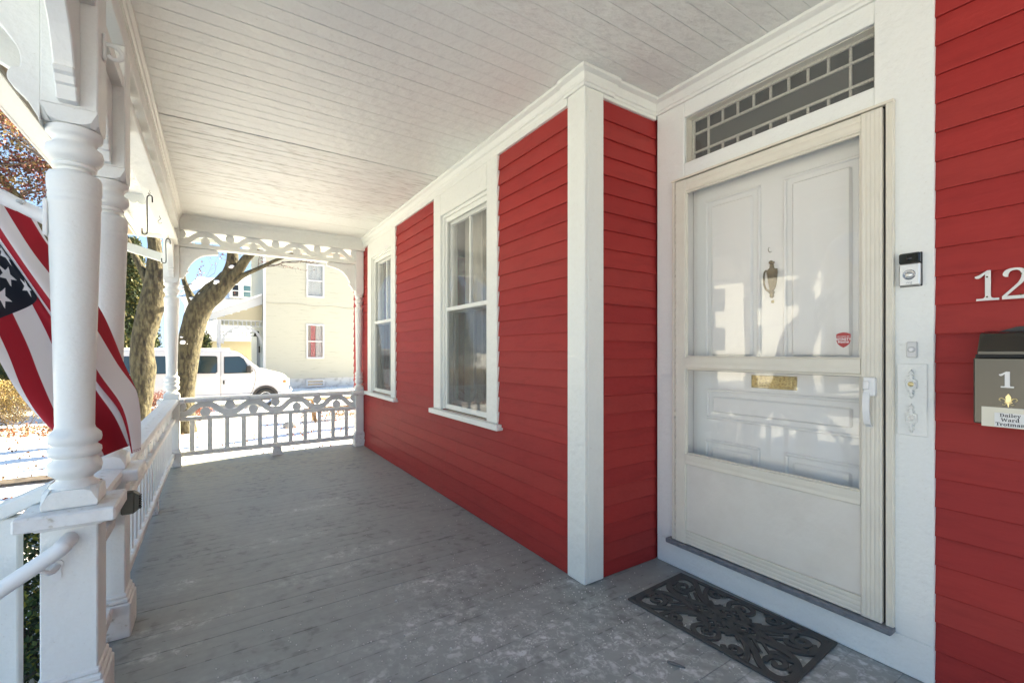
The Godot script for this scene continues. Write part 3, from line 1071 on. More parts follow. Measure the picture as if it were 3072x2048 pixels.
func make_storm_door(h: Node3D):
	var s := Node3D.new()
	s.name = "storm_door"
	h.add_child(s, true)
	s.position = P(2.22, 0.17, 1.17) - h.position
	s.set_meta("label", "almond aluminium storm door with two glass panes above a kick panel")
	var F := 2.205
	var B := 2.2345
	var dv := Vector3(0, 0, -1)
	# frame screwed to the casing
	var fr := MB.new()
	fr.prism(fluted(1.660, 1.682, B, 2.214, 1), P(0, 0.173, 0), dv, Vector3.RIGHT, Vector3(0, 2.056, 0))
	fr.prism(fluted(0.656, 0.681, B, 2.214, 2), P(0, 0.173, 0), dv, Vector3.RIGHT, Vector3(0, 2.056, 0))
	fr.box(P(2.210, 2.2292, 0.654), P(B, 2.241, 1.684), 0.002)
	part("door_frame", fr, M.almond, s)
	part("door_gap", bx(P(2.228, 0.175, 0.681), P(B, 2.227, 0.689), 0.0), M.black_gap, s)
	part("door_gap", bx(P(2.229, 0.175, 1.651), P(B, 2.227, 1.6605), 0.0), M.black_gap, s)
	part("door_gap", bx(P(2.2285, 2.2205, 0.69), P(B, 2.2288, 1.65), 0.0), M.black_gap, s)
	var hg := MB.new()
	for i in 52:
		var yy := 0.19 + i * 0.0385
		hg.box(P(2.2095, yy, 1.6525), P(2.2275, yy + 0.024, 1.659), 0.002)
	part("piano_hinge", hg, M.almond, s)
	var l := MB.new()
	l.prism(fluted(1.585, 1.651, B, F, 4), P(0, 0.176, 0), dv, Vector3.RIGHT, Vector3(0, 2.044, 0))
	part("stile", l, M.almond, s)
	l = MB.new()
	l.prism(fluted(0.690, 0.760, B, F, 4), P(0, 0.176, 0), dv, Vector3.RIGHT, Vector3(0, 2.044, 0))
	part("stile", l, M.almond, s)
	var yv := Vector3.UP
	for q in [[2.152, 2.220, 2, 0.0], [1.160, 1.222, 1, -0.004], [0.622, 0.680, 1, -0.003], [0.176, 0.250, 3, 0.0]]:
		var r := MB.new()
		r.prism(fluted(q[0], q[1], B, F + 0.0015 + q[3], q[2]), P(0, 0, 0.7605), yv, Vector3.RIGHT, Vector3(0, 0, -0.824))
		part("rail", r, M.almond, s)
	# glazing beads and panes
	for q in [[1.222, 2.152], [0.680, 1.160]]:
		var bd := MB.new()
		bars(bd, [[P(2.2115, q[0], 0.7605), P(2.225, q[0] + 0.007, 1.5845)], [P(2.2115, q[1] - 0.010, 0.7605), P(2.225, q[1], 1.5845)], [P(2.2115, q[0] + 0.007, 0.7605), P(2.225, q[1] - 0.01, 0.7675)], [P(2.2115, q[0] + 0.007, 1.5775), P(2.225, q[1] - 0.01, 1.5845)]], 0.0015)
		part("glazing_bead", bd, M.almond, s)
		part("glass_pane", sheet_glass(2.2190, q[0] + 0.004, q[1] - 0.004, 0.764, 1.581), M.storm_glass, s)
	var gk := MB.new()
	bars(gk, [[P(2.2225, 1.148, 0.765), P(2.2265, 1.1495, 1.58)], [P(2.2165, 1.2225, 0.765), P(2.2215, 1.226, 1.58)], [P(2.2165, 0.6805, 0.765), P(2.2215, 0.6845, 1.58)], [P(2.2165, 1.1555, 0.765), P(2.2215, 1.1595, 1.58)]], 0.0)
	part("gasket", gk, M.black_gap, s)
	var kp := MB.new()
	kp.box(P(2.2145, 0.2505, 0.7605), P(2.23, 0.6215, 1.5845), 0.002)
	part("kick_panel", kp, M.almond_panel, s)
	# handle
	var hd := MB.new()
	hd.box(P(2.180, 1.075, 0.704), P(F - 0.0005, 1.150, 0.744), 0.004)
	part("handle", hd, M.white_plastic, s)
	hd = MB.new()
	hd.box(P(2.168, 1.10, 0.722), P(2.1805, 1.135, 0.742), 0.004)
	part("push_button", hd, M.white_plastic, s)
	hd = MB.new()
	var hp := smooth([Vector2(2.176, 1.09), Vector2(2.168, 1.05), Vector2(2.172, 1.0), Vector2(2.184, 0.965), Vector2(2.198, 0.955), Vector2(2.2045, 0.948)], 3)
	var poly := PackedVector2Array()
	for q in hp:
		poly.append(q)
	for i in range(hp.size() - 1, -1, -1):
		poly.append(hp[i] + Vector2(0.012 - 0.006 * i / hp.size(), -0.002))
	hd.prism(poly, P(0, 0, 0.720), Vector3.RIGHT, Vector3.UP, Vector3(0, 0, -0.022))
	part("pull", hd, M.white_plastic, s)
	# shield-shaped sticker behind the glass
	var st := PackedVector2Array([Vector2(-0.026, 0.026), Vector2(-0.014, 0.031), Vector2(0, 0.0335), Vector2(0.014, 0.031), Vector2(0.026, 0.026), Vector2(0.026, 0.0), Vector2(0.022, -0.014), Vector2(0.012, -0.024), Vector2(0, -0.031), Vector2(-0.012, -0.024), Vector2(-0.022, -0.014), Vector2(-0.026, 0.0)])
	var sm := MB.new()
	sm.prism(st, P(2.2172, 1.300, 0.825), dv * -1.0, Vector3.UP, Vector3(0.0008, 0, 0))
	part("sticker", sm, M.sticker_red, s).set_meta("label", "red shield sticker low on the glass")
	lettering("lettering", "XFINITY", 0.0105, P(2.2168, 1.3045, 0.825), s, M.sticker_white, "Droid Sans", true)
	lettering("lettering", "Home", 0.0105, P(2.2168, 1.2935, 0.825), s, M.sticker_white, "Droid Sans", true)
	lettering("lettering", "SECURED BY", 0.0058, P(2.2168, 1.316, 0.825), s, M.sticker_white, "Droid Sans", false)

# flat lettering on a wall that faces the street; size is the letter height in metres, centred at the given point
func lettering(nm: String, text: String, size: float, at: Vector3, parent: Node3D, mt: Material, font: String, bold := false, depth := 0.0006, italic := false) -> MeshInstance3D:
	var t := TextMesh.new()
	var f := SystemFont.new()
	f.font_names = PackedStringArray([font])
	f.font_weight = 700 if bold else 400
	f.font_italic = italic
	t.font = f
	t.text = text
	t.font_size = 64
	t.pixel_size = size / 46.0
	t.depth = depth
	t.curve_step = 2.0
	var o := MeshInstance3D.new()
	o.mesh = t
	o.material_override = mt
	o.name = nm
	parent.add_child(o, true)
	var off := Vector3.ZERO
	var q: Node = parent
	while q is Node3D and q != self:
		off += q.position
		q = q.get_parent()
	o.position = at - off
	o.rotation.y = -PI / 2
	return o

func door_panel(p: Node3D, d0: float, d1: float, y0: float, y1: float, X: float):
	var m := MB.new()
	var w := 0.016
	# moulding: outer bead, valley, raised field
	bars(m, [[P(X - 0.011, y0, d0), P(X, y0 + w, d1)], [P(X - 0.011, y1 - w, d0), P(X, y1, d1)], [P(X - 0.011, y0 + w, d0), P(X, y1 - w, d0 + w)], [P(X - 0.011, y0 + w, d1 - w), P(X, y1 - w, d1)]], 0.006)
	part("panel_moulding", m, M.door_white, p)
	m = MB.new()
	m.box(P(X - 0.013, y0 + 0.040, d0 + 0.040), P(X + 0.006, y1 - 0.040, d1 - 0.040), 0.011)
	part("raised_panel", m, M.door_white, p)

func make_entry_door(h: Node3D):
	var e := Node3D.new()
	e.name = "entry_door"
	h.add_child(e, true)
	e.position = P(2.35, 0.17, 1.17) - h.position
	e.set_meta("label", "white panelled front door seen through the storm door glass")
	var X := 2.33
	part("door_leaf", bx(P(X, 0.175, 0.71), P(X + 0.045, 2.21, 1.62), 0.003), M.door_white, e)
	var jb := MB.new()
	bars(jb, [[P(2.2605, 0.174, 0.6995), P(2.345, 2.2145, 0.708)], [P(2.2605, 0.174, 1.622), P(2.345, 2.2145, 1.6305)], [P(2.2605, 2.2105, 0.709), P(2.345, 2.2148, 1.621)]], 0.0)
	part("door_jamb", jb, M.door_white, e)
	door_panel(e, 1.228, 1.540, 1.19, 2.104, X)
	door_panel(e, 0.793, 1.118, 1.19, 2.104, X)
	door_panel(e, 0.791, 1.533, 0.876, 1.046, X)
	door_panel(e, 1.232, 1.540, 0.30, 0.762, X)
	door_panel(e, 0.793, 1.112, 0.30, 0.762, X)
	# brass knocker: urn-shaped plate with a swinging loop
	var kx := X - 0.003
	var kn := MB.new()
	var half := [[0.012, 1.700], [0.010, 1.692], [0.006, 1.688], [0.010, 1.682], [0.009, 1.672], [0.018, 1.664], [0.026, 1.655], [0.022, 1.640], [0.016, 1.600], [0.011, 1.570], [0.008, 1.555], [0.013, 1.548], [0.008, 1.538], [0.010, 1.530], [0.004, 1.520]]
	var poly := PackedVector2Array()
	for q in half:
		poly.append(Vector2(q[0], q[1]))
	for i in range(half.size() - 1, -1, -1):
		poly.append(Vector2(-half[i][0], half[i][1]))
	kn.prism(poly, P(kx + 0.003, 0, 1.172), Vector3(0, 0, -1), Vector3.UP, Vector3(-0.014, 0, 0), false, 0.003)
	kn.tube(smooth([P(kx - 0.008, 1.66, 1.147), P(kx - 0.018, 1.645, 1.142), P(kx - 0.022, 1.60, 1.143), P(kx - 0.022, 1.565, 1.152), P(kx - 0.022, 1.553, 1.172), P(kx - 0.022, 1.565, 1.192), P(kx - 0.022, 1.60, 1.201), P(kx - 0.018, 1.645, 1.202), P(kx - 0.008, 1.66, 1.197)], 3), constant(0.0048, 25), 8)
	kn.ball(P(kx - 0.014, 1.553, 1.172), Vector3(0.012, 0.009, 0.014), 10, 6)
	kn.ball(P(kx - 0.012, 1.697, 1.172), Vector3(0.01, 0.010, 0.011), 10, 6)
	part("knocker", kn, M.old_brass, e)
	var ph := MB.new()
	ph.lathe([Vector2(0.0, 0.006), Vector2(0.005, 0.006), Vector2(0.008, 0.003), Vector2(0.008, 0.0)], P(kx + 0.003, 1.502, 1.170), 12, Basis(Vector3(0, 0, 1), PI / 2))
	part("peephole", ph, M.brass, e)
	var hk := MB.new()
	hk.tube(smooth([P(X - 0.002, 1.775, 1.187), P(X - 0.012, 1.768, 1.187), P(X - 0.016, 1.755, 1.183), P(X - 0.014, 1.748, 1.176), P(X - 0.014, 1.752, 1.170)], 3), constant(0.0016, 13), 6)
	part("cup_hook", hk, M.old_brass, e)
	# mail slot
	var sl := MB.new()
	sl.box(P(X - 0.006, 1.066, 1.056), P(X, 1.132, 1.277), 0.003)
	part("mail_slot", sl, M.brass, e)
	sl = MB.new()
	sl.box(P(X - 0.0095, 1.078, 1.074), P(X - 0.0062, 1.119, 1.259), 0.003)
	part("mail_flap", sl, M.brass, e)
	for q in [[1.073, 1.063], [1.125, 1.063], [1.073, 1.270], [1.125, 1.270]]:
		var sc := MB.new()
		sc.ball(P(X - 0.0062, q[0], q[1]), Vector3(0.0022, 0.003, 0.003), 8, 4)
		part("screw", sc, M.old_brass, e)

func constant(v: float, k: int) -> Array:
	var out := []
	for i in k:
		out.append(v)
	return out

# ------------------------------------------------------------------ turned posts, railings, spandrels, beams
func post_profile(k: float) -> Array:
	var p := []
	for q in [[0.066, 0.735], [0.066, 0.752]]:
		p.append(Vector2(q[0] * k, q[1]))
	return p

func shaft_profile(k: float) -> Array:
	var raw := [[0.064, 0.796], [0.062, 0.806], [0.050, 0.814], [0.046, 0.824], [0.054, 0.832], [0.067, 0.842], [0.071, 0.858], [0.069, 0.876], [0.057, 0.889], [0.056, 0.896], [0.066, 0.902], [0.070, 0.912], [0.069, 0.924], [0.058, 0.934], [0.058, 0.938], [0.068, 0.946], [0.070, 0.958], [0.068, 0.972], [0.058, 0.984], [0.053, 0.990], [0.0505, 1.0], [0.052, 1.10], [0.056, 1.30], [0.061, 1.50], [0.0655, 1.66], [0.0665, 1.741], [0.0685, 1.746], [0.0685, 1.757], [0.0665, 1.762], [0.0685, 1.768], [0.0685, 1.779], [0.0665, 1.785], [0.0685, 1.792], [0.070, 1.805], [0.070, 1.838], [0.066, 1.850], [0.056, 1.854], [0.044, 1.860], [0.044, 1.869], [0.056, 1.873], [0.058, 1.882], [0.052, 1.888], [0.066, 1.896], [0.073, 1.910], [0.0745, 1.925], [0.071, 1.940], [0.057, 1.951], [0.055, 1.957], [0.060, 1.970], [0.067, 1.976], [0.072, 1.982], [0.073, 1.999], [0.066, 2.004]]
	var p := []
	for q in raw:
		p.append(Vector2(q[0] * k, q[1]))
	return p

func bracket_poly(length: float, drop: float) -> PackedVector2Array:
	# u out from the post, v down from the rail; concave sweep with a rounded tip and a stepped foot
	var p := [Vector2(0, 0), Vector2(length - 0.02, 0)]
	for q in arc(length - 0.026, -0.028, 0.026, 80, -60, 5):
		p.append(q)
	for q in smooth([Vector2(length * 0.80, -0.058), Vector2(length * 0.55, -0.085), Vector2(length * 0.34, -0.15), Vector2(length * 0.20, -drop * 0.70), Vector2(0.075, -drop * 0.74)], 3):
		p.append(q)
	p.append(Vector2(0.082, -drop * 0.76))
	p.append(Vector2(0.076, -drop * 0.79))
	p.append(Vector2(0.062, -drop * 0.81))
	p.append(Vector2(0.056, -drop * 0.87))
	p.append(Vector2(0.046, -drop * 0.885))
	p.append(Vector2(0.034, -drop))
	p.append(Vector2(0, -drop))
	return PackedVector2Array(p)

func scroll_poly() -> PackedVector2Array:
	var p := [Vector2(0, 1.985)]
	for q in smooth([Vector2(0.004, 2.002), Vector2(0.018, 2.030), Vector2(0.035, 2.061), Vector2(0.042, 2.066), Vector2(0.045, 2.071), Vector2(0.057, 2.084), Vector2(0.069, 2.098), Vector2(0.0735, 2.116), Vector2(0.069, 2.136), Vector2(0.058, 2.147), Vector2(0.045, 2.150)], 3):
		p.append(q)
	for q in smooth([Vector2(0.043, 2.156), Vector2(0.043, 2.172), Vector2(0.046, 2.197), Vector2(0.055, 2.220), Vector2(0.068, 2.242), Vector2(0.10, 2.285), Vector2(0.16, 2.34), Vector2(0.24, 2.40), Vector2(0.36, 2.45)], 3):
		p.append(q)
	p.append(Vector2(0.36, 2.66))
	p.append(Vector2(0, 2.66))
	return PackedVector2Array(p)

func make_post(label: String, cx: float, cd: float, k := 1.0) -> Node3D:
	var t := thing("porch_post", label, "post", P(cx, 0, cd), "turned porch posts")
	var hw := 0.070 * k
	var e := Vector3(hw, 0, hw)
	var o := P(cx, 0, cd)
	var f := func(x: float, y: float, z: float) -> Vector3: return o + Vector3(x, y, z)
	var b := MB.new()
	b.box(f.call(-hw, 0.14, -hw), f.call(hw, 0.683, hw), 0.004)
	part("pedestal", b, M.white_paint, t)
	b = MB.new()
	var pw := hw + 0.020
	b.box(f.call(-pw, 0.001, -pw), f.call(pw, 0.150, pw), 0.005)
	b.box(f.call(-pw + 0.006, 0.150, -pw + 0.006), f.call(pw - 0.006, 0.172, pw - 0.006), 0.006)
	b.box(f.call(-pw + 0.013, 0.172, -pw + 0.013), f.call(pw - 0.013, 0.192, pw - 0.013), 0.005)
	part("plinth", b, M.weathered_paint, t)
	b = MB.new()
	var cw := hw + 0.052
	b.box(f.call(-cw, 0.689, -cw), f.call(cw, 0.735, cw), 0.006)
	b.box(f.call(-hw - 0.014, 0.674, -hw - 0.014), f.call(hw + 0.014, 0.6895, hw + 0.014), 0.005)
	part("pedestal_cap", b, M.weathered_paint, t)
	b = MB.new()
	b.box(f.call(-hw, 0.7355, -hw), f.call(hw, 0.752, hw), 0.003)
	# shoulders that run from the square block into the turning
	for i in 4:
		var a := i * PI / 2
		var bs := Basis(Vector3.UP, a)
		var top := []
		for s in 9:
			var u := -1.0 + 2.0 * s / 8.0
			top.append(Vector2(u * hw, 0.750 + 0.046 * sqrt(maxf(0.0, 1.0 - pow(absf(u), 3.2)))))
		for s in 8:
			var p0: Vector2 = top[s]
			var p1: Vector2 = top[s + 1]
			b.face([o + bs * Vector3(p0.x, 0.749, hw), o + bs * Vector3(p1.x, 0.749, hw), o + bs * Vector3(p1.x, p1.y, hw), o + bs * Vector3(p0.x, p0.y, hw)], bs * Vector3(0, 0, 1))
			b.face([o + bs * Vector3(p0.x, p0.y, hw), o + bs * Vector3(p1.x, p1.y, hw), o + bs * Vector3(p1.x * 0.88, 0.799, hw * 0.70), o + bs * Vector3(p0.x * 0.88, 0.799, hw * 0.70)], bs * Vector3(0, 1, 0.6))
	part("base_block", b, M.white_paint, t)
	b = MB.new()
	b.lathe(shaft_profile(k), o, 40, Basis(), 0.004)
	part("shaft", b, M.white_paint, t)
	# top block: square, its lower end cut round in every face
	b = MB.new()
	b.box(f.call(-hw, 2.055, -hw), f.call(hw, 2.594, hw), 0.004)
	for i in 4:
		var bs := Basis(Vector3.UP, i * PI / 2)
		var edge := []
		for s in 9:
			var u := -1.0 + 2.0 * s / 8.0
			edge.append(Vector2(u * hw, 2.055 - 0.050 * sqrt(maxf(0.0, 1.0 - pow(absf(u), 3.2)))))
		for s in 8:
			var p0: Vector2 = edge[s]
			var p1: Vector2 = edge[s + 1]
			b.face([o + bs * Vector3(p0.x, 2.056, hw), o + bs * Vector3(p1.x, 2.056, hw), o + bs * Vector3(p1.x, p1.y, hw), o + bs * Vector3(p0.x, p0.y, hw)], bs * Vector3(0, 0, 1))
			b.face([o + bs * Vector3(p0.x, p0.y, hw), o + bs * Vector3(p1.x, p1.y, hw), o + bs * Vector3(p1.x * 0.9, 2.004, hw * 0.72), o + bs * Vector3(p0.x * 0.9, 2.004, hw * 0.72)], bs * Vector3(0, -1, 0.6))
	part("top_block", b, M.white_paint, t)
	return t

func post_brackets(t: Node3D, cx: float, cd: float, hw: float, dirs: Array):
	for d in dirs:
		var b := MB.new()
		if d == "street":
			b.prism(scroll_poly(), P(cx - hw, 0, cd - hw + 0.002), Vector3.LEFT, Vector3.UP, Vector3(0, 0, -0.05), false, 0.002)
			part("scroll_bracket", b, M.white_paint, t)
			continue
		var dir: Vector3 = {"near": Vector3.BACK, "far": Vector3.FORWARD, "house": Vector3.RIGHT}[d]
		var side := dir.cross(Vector3.UP).normalized()
		b.prism(bracket_poly(0.36, 0.345), P(cx, 2.409, cd) + dir * hw - side * 0.026, dir, Vector3.UP, side * 0.052, false, 0.004)
		part("bracket", b, M.white_paint, t)

func ellipse(cx: float, cy: float, rx: float, ry: float, k := 16) -> PackedVector2Array:
	var p := PackedVector2Array()
	for i in k:
		var a := TAU * i / k
		p.append(Vector2(cx + rx * cos(a), cy + ry * sin(a)))
	return p

# wavy sawn board with round drops, between two rails
func fret(length: float, y0: float, y1: float, o: Vector3, along: Vector3, across: Vector3, start := 0.0) -> MB:
	var b := MB.new()
	var h := y1 - y0
	var n := maxi(1, roundi(length / 0.467))
	var per := length / n
	var th := 0.032 * h / 0.16
	var A := h * 0.5 - th + 0.004
	var mid := (y0 + y1) * 0.5
	var up := []
	var lo := []
	var steps := n * 20
	for i in steps + 1:
		var s := length * i / steps
		var ph := TAU * (s / per) + start
		var fl := 1.0 / tanh(1.5)
		var c := mid - A * tanh(1.5 * cos(ph)) * fl
		var sl := A * TAU / per * sin(ph) * fl * 1.5 * (1.0 - pow(tanh(1.5 * cos(ph)), 2.0))
		var nrm := Vector2(-sl, 1.0).normalized() * th
		var q := Vector2(s, c)
		var u := q + nrm
		var l := q - nrm
		up.append(Vector2(clampf(u.x, 0, length), minf(u.y, y1 + 0.004)))
		lo.append(Vector2(clampf(l.x, 0, length), maxf(l.y, y0 - 0.004)))
	# in quads so that every piece of the band is convex
	var t := 0.022
	var base := o
	for i in steps:
		var f := func(q: Vector2, w: float) -> Vector3: return base + along * q.x + Vector3.UP * q.y + across * w
		b.face([f.call(lo[i], 0.0), f.call(lo[i + 1], 0.0), f.call(up[i + 1], 0.0), f.call(up[i], 0.0)], -across)
		b.face([f.call(lo[i], t), f.call(lo[i + 1], t), f.call(up[i + 1], t), f.call(up[i], t)], across)
		b.face([f.call(up[i], 0.0), f.call(up[i + 1], 0.0), f.call(up[i + 1], t), f.call(up[i], t)], Vector3.UP)
		b.face([f.call(lo[i], 0.0), f.call(lo[i + 1], 0.0), f.call(lo[i + 1], t), f.call(lo[i], t)], Vector3.DOWN)
	for i in 2 * n + 1:
		var s := per * 0.5 * i
		var crest := (int(round(s / (per * 0.5))) % 2 == 1) != (start > 1.0)
		if i == 0 or i == 2 * n:
			s += 0.012 if i == 0 else -0.012
		var gap := h - 2.0 * th
		var cy := y0 + gap * 0.5 - 0.004 if crest else y1 - gap * 0.5 + 0.004
		var rx := gap * 0.5 + 0.002
		b.prism(ellipse(s, cy, rx, gap * 0.5 + 0.006, 20), base + across * 0.001, along, Vector3.UP, across * 0.0195)
	return b

func railing(label: String, o: Vector3, along: Vector3, length: float, posts: Array, foot := true) -> Node3D:
	var t := thing("porch_railing", label, "railing", o, "porch railings")
	var ac := Vector3.UP.cross(along).normalized()
	var box := func(s0: float, s1: float, y0: float, y1: float, w: float, bev: float) -> MB:
		var m := MB.new()
		var bs := Basis(along, Vector3.UP, ac)
		m.box(Vector3(s0, y0, -w * 0.5), Vector3(s1, y1, w * 0.5), bev, Transform3D(bs, o))
		return m
	var top := MB.new()
	var prof := PackedVector2Array([Vector2(-0.066, 0.700), Vector2(-0.060, 0.690), Vector2(0.060, 0.690), Vector2(0.066, 0.700), Vector2(0.068, 0.726), Vector2(0.060, 0.737), Vector2(0.0, 0.744), Vector2(-0.060, 0.737), Vector2(-0.068, 0.726)])
	top.prism(prof, o, ac, Vector3.UP, along * length)
	part("top_rail", top, M.weathered_paint, t)
	part("middle_rail", box.call(0.0, length, 0.490, 0.530, 0.075, 0.006), M.weathered_paint, t)
	part("bottom_rail", box.call(0.0, length, 0.098, 0.148, 0.060, 0.006), M.weathered_paint, t)
	part("fretwork", fret(length, 0.530, 0.690, o - ac * 0.011, along, ac), M.white_paint, t)
	var n := maxi(2, roundi(length / 0.151) - 1)
	var st := length / (n + 0.35)
	var m := MB.new()
	m.box(Vector3(-0.0235, 0.146, -0.011), Vector3(0.0235, 0.492, 0.011), 0.002, Transform3D(Basis(along, Vector3.UP, ac), Vector3.ZERO))
	var shared := m.mesh()
	for i in n:
		place("baluster", shared, M.white_paint, t, o + along * (st * (i + 0.675)))
	if foot:
		var ft := MB.new()
		ft.prism(PackedVector2Array([Vector2(-0.055, 0.001), Vector2(0.055, 0.001), Vector2(0.042, 0.097), Vector2(-0.042, 0.097)]), o + along * (length * 0.51) - ac * 0.03, along, Vector3.UP, ac * 0.06)
		part("foot_block", ft, M.weathered_paint, t)
	return t

func make_porch_frame():
	var cx := -0.402
	var p1 := make_post("large turned white post in front, at the top of the steps", cx, 2.11)
	post_brackets(p1, cx, 2.11, 0.07, ["near", "far", "street"])
	var p2 := make_post("turned white post just behind the front one, with a grey-green box on it", cx, 2.665)
	post_brackets(p2, cx, 2.665, 0.07, ["near", "far", "street"])
	var p3 := make_post("turned white corner post at the far street corner of the porch", cx, 6.18)
	post_brackets(p3, cx, 6.18, 0.07, ["near", "house"])
	var p4 := make_post("slim turned white half post against the red wall", 1.604, 6.18, 0.72)
	var hb := MB.new()
	hb.prism(bracket_poly(0.36, 0.345), P(1.604 - 0.0504, 2.409, 6.18 - 0.026), Vector3.LEFT, Vector3.UP, Vector3(0, 0, -0.052), false, 0.004)
	part("bracket", hb, M.white_paint, p4)
	for q in [[p3, -0.225, 2.335], [p4, 1.445, 2.335]]:
		var pl := MB.new()
		pl.lathe([Vector2(0.0, 0.004), Vector2(0.013, 0.004), Vector2(0.015, 0.002), Vector2(0.015, -0.004)], P(q[1], q[2], 6.18 - 0.026), 14, Basis(Vector3.RIGHT, PI / 2))
		part("wood_plug", pl, M.white_paint, q[0])
	# beams
	var bm := thing("porch_beam", "white boxed beam along the street side under the ceiling", "beam", P(-0.4, 2.6, 2.0), "porch beams")
	part("beam", bx(P(-0.475, 2.595, -2.2), P(-0.332, 2.798, 6.255), 0.004), M.white_paint, bm)
	var cr := PackedVector2Array([Vector2(0, 2.690), Vector2(0.006, 2.690), Vector2(0.008, 2.704), Vector2(0.016, 2.708), Vector2(0.020, 2.724), Vector2(0.031, 2.732), Vector2(0.034, 2.7492), Vector2(0, 2.7492)])
	var c := MB.new()
	c.prism(cr, P(-0.332, 0, -2.0), Vector3.RIGHT, Vector3.UP, Vector3(0, 0, -8.10))
	part("crown_moulding", c, M.trim_paint, bm)
	part("lower_rail", bx(P(-0.447, 2.410, 2.735), P(-0.337, 2.456, 6.11), 0.004), M.trim_paint, bm)
	part("lower_rail", bx(P(-0.447, 2.410, 2.18), P(-0.337, 2.456, 2.595), 0.004), M.trim_paint, bm)
	part("lower_rail", bx(P(-0.447, 2.410, -2.0), P(-0.337, 2.456, 2.04), 0.004), M.trim_paint, bm)
	part("fretwork", fret(6.11 - 2.735, 2.456, 2.595, P(-0.413, 0, 2.735), Vector3.FORWARD, Vector3.RIGHT), M.white_paint, bm)
	var fb := thing("porch_beam", "white beam with wavy fretwork spanning the far end of the porch", "beam", P(0.6, 2.6, 6.18), "porch beams")
	part("beam", bx(P(-0.3315, 2.597, 6.108), P(1.671, 2.798, 6.252), 0.004), M.trim_paint, fb)
	c = MB.new()
	c.prism(cr, P(-0.33, 0, 6.108), Vector3.BACK, Vector3.UP, Vector3(1.99, 0, 0))
	part("crown_moulding", c, M.trim_paint, fb)
	part("lower_rail", bx(P(-0.3315, 2.411, 6.126), P(1.5535, 2.456, 6.234), 0.004), M.trim_paint, fb)
	part("fretwork", fret(1.885, 2.456, 2.597, P(-0.3315, 0, 6.191), Vector3.RIGHT, Vector3.BACK), M.white_paint, fb)
	# railings
	railing("long white railing along the street side of the porch", P(cx, 0, 2.735), Vector3.FORWARD, 6.11 - 2.735, [])
	railing("short white railing between the two front posts", P(cx, 0, 2.18), Vector3.FORWARD, 0.415, [], false)
	railing("white railing with wavy fretwork across the far end of the porch", P(-0.332, 0, 6.18), Vector3.RIGHT, 1.885, [])
	# downspout that crosses from the gutter to the corner post
	var ds := thing("downspout", "white fluted downspout slanting from the gutter to the corner post", "downspout", P(-0.5, 2.25, 6.2))
	var dm := MB.new()
	var dir := Vector3(-0.56, 0.155, 0.0).normalized()
	var upv := Vector3(0.155, 0.56, 0).normalized()
	var pr := PackedVector2Array()
	for i in 7:
		var v := -0.038 + 0.076 * i / 6.0
		pr.append(Vector2(v, 0.026))
		pr.append(Vector2(v + 0.0055, 0.0215))
	pr.append(Vector2(0.044, 0.024))
	pr.append(Vector2(0.044, -0.024))
	pr.append(Vector2(-0.044, -0.024))
	pr.append(Vector2(-0.044, 0.024))
	dm.prism(pr, P(-0.474, 2.278, 6.22), upv, Vector3.BACK, dir * 0.62)
	part("spout", dm, M.trim_paint, ds)
	part("strap", bx(P(-0.475, 2.225, 6.19), P(-0.50, 2.33, 6.25), 0.002), M.trim_paint, ds)
	# scalloped trim on the soffit by the second post
	var sc := thing("scalloped_trim", "white scalloped trim board hanging under the eave behind the second post", "trim", P(-0.6, 2.6, 5.0))
	var sp := PackedVector2Array([Vector2(0, 0)])
	for i in 5:
		for q in arc(0.06 + i * 0.12, -0.055, 0.06, 180, 360, 6):
			sp.append(Vector2(q.x, -0.055 + (q.y + 0.055) * 0.6))
	sp.append(Vector2(0.60, 0))
	for dd in [4.2, 5.3]:
		var sb := MB.new()
		sb.prism(sp, P(-0.476, 2.69, dd), Vector3.LEFT * 0.5, Vector3.UP, Vector3(0, 0, -0.022))
		part("scallop_board", sb, M.white_paint, sc)

# ------------------------------------------------------------------ houses beyond
# lapped siding as one sheet: rows of slanted strips; o is the lower corner, along its run, out its outward normal
func siding(o: Vector3, along: Vector3, out: Vector3, poly: Callable, y0: float, y1: float, ex := 0.1) -> MB:
	var b := MB.new()
	var y := y0
	while y < y1 - 0.01:
		var t := minf(y + ex, y1)
		for seg in poly.call((y + t) * 0.5):
			var s0: float = seg[0]
			var s1: float = seg[1]
			var p := func(s: float, yy: float, w: float) -> Vector3: return o + along * s + Vector3(0, yy, 0) + out * w
			b.face([p.call(s0, y, 0.030), p.call(s1, y, 0.030), p.call(s1, t, 0.002), p.call(s0, t, 0.002)], out)
			b.face([p.call(s0, y, 0.001), p.call(s1, y, 0.001), p.call(s1, y, 0.030), p.call(s0, y, 0.030)], Vector3.DOWN)
		y += ex
	return b

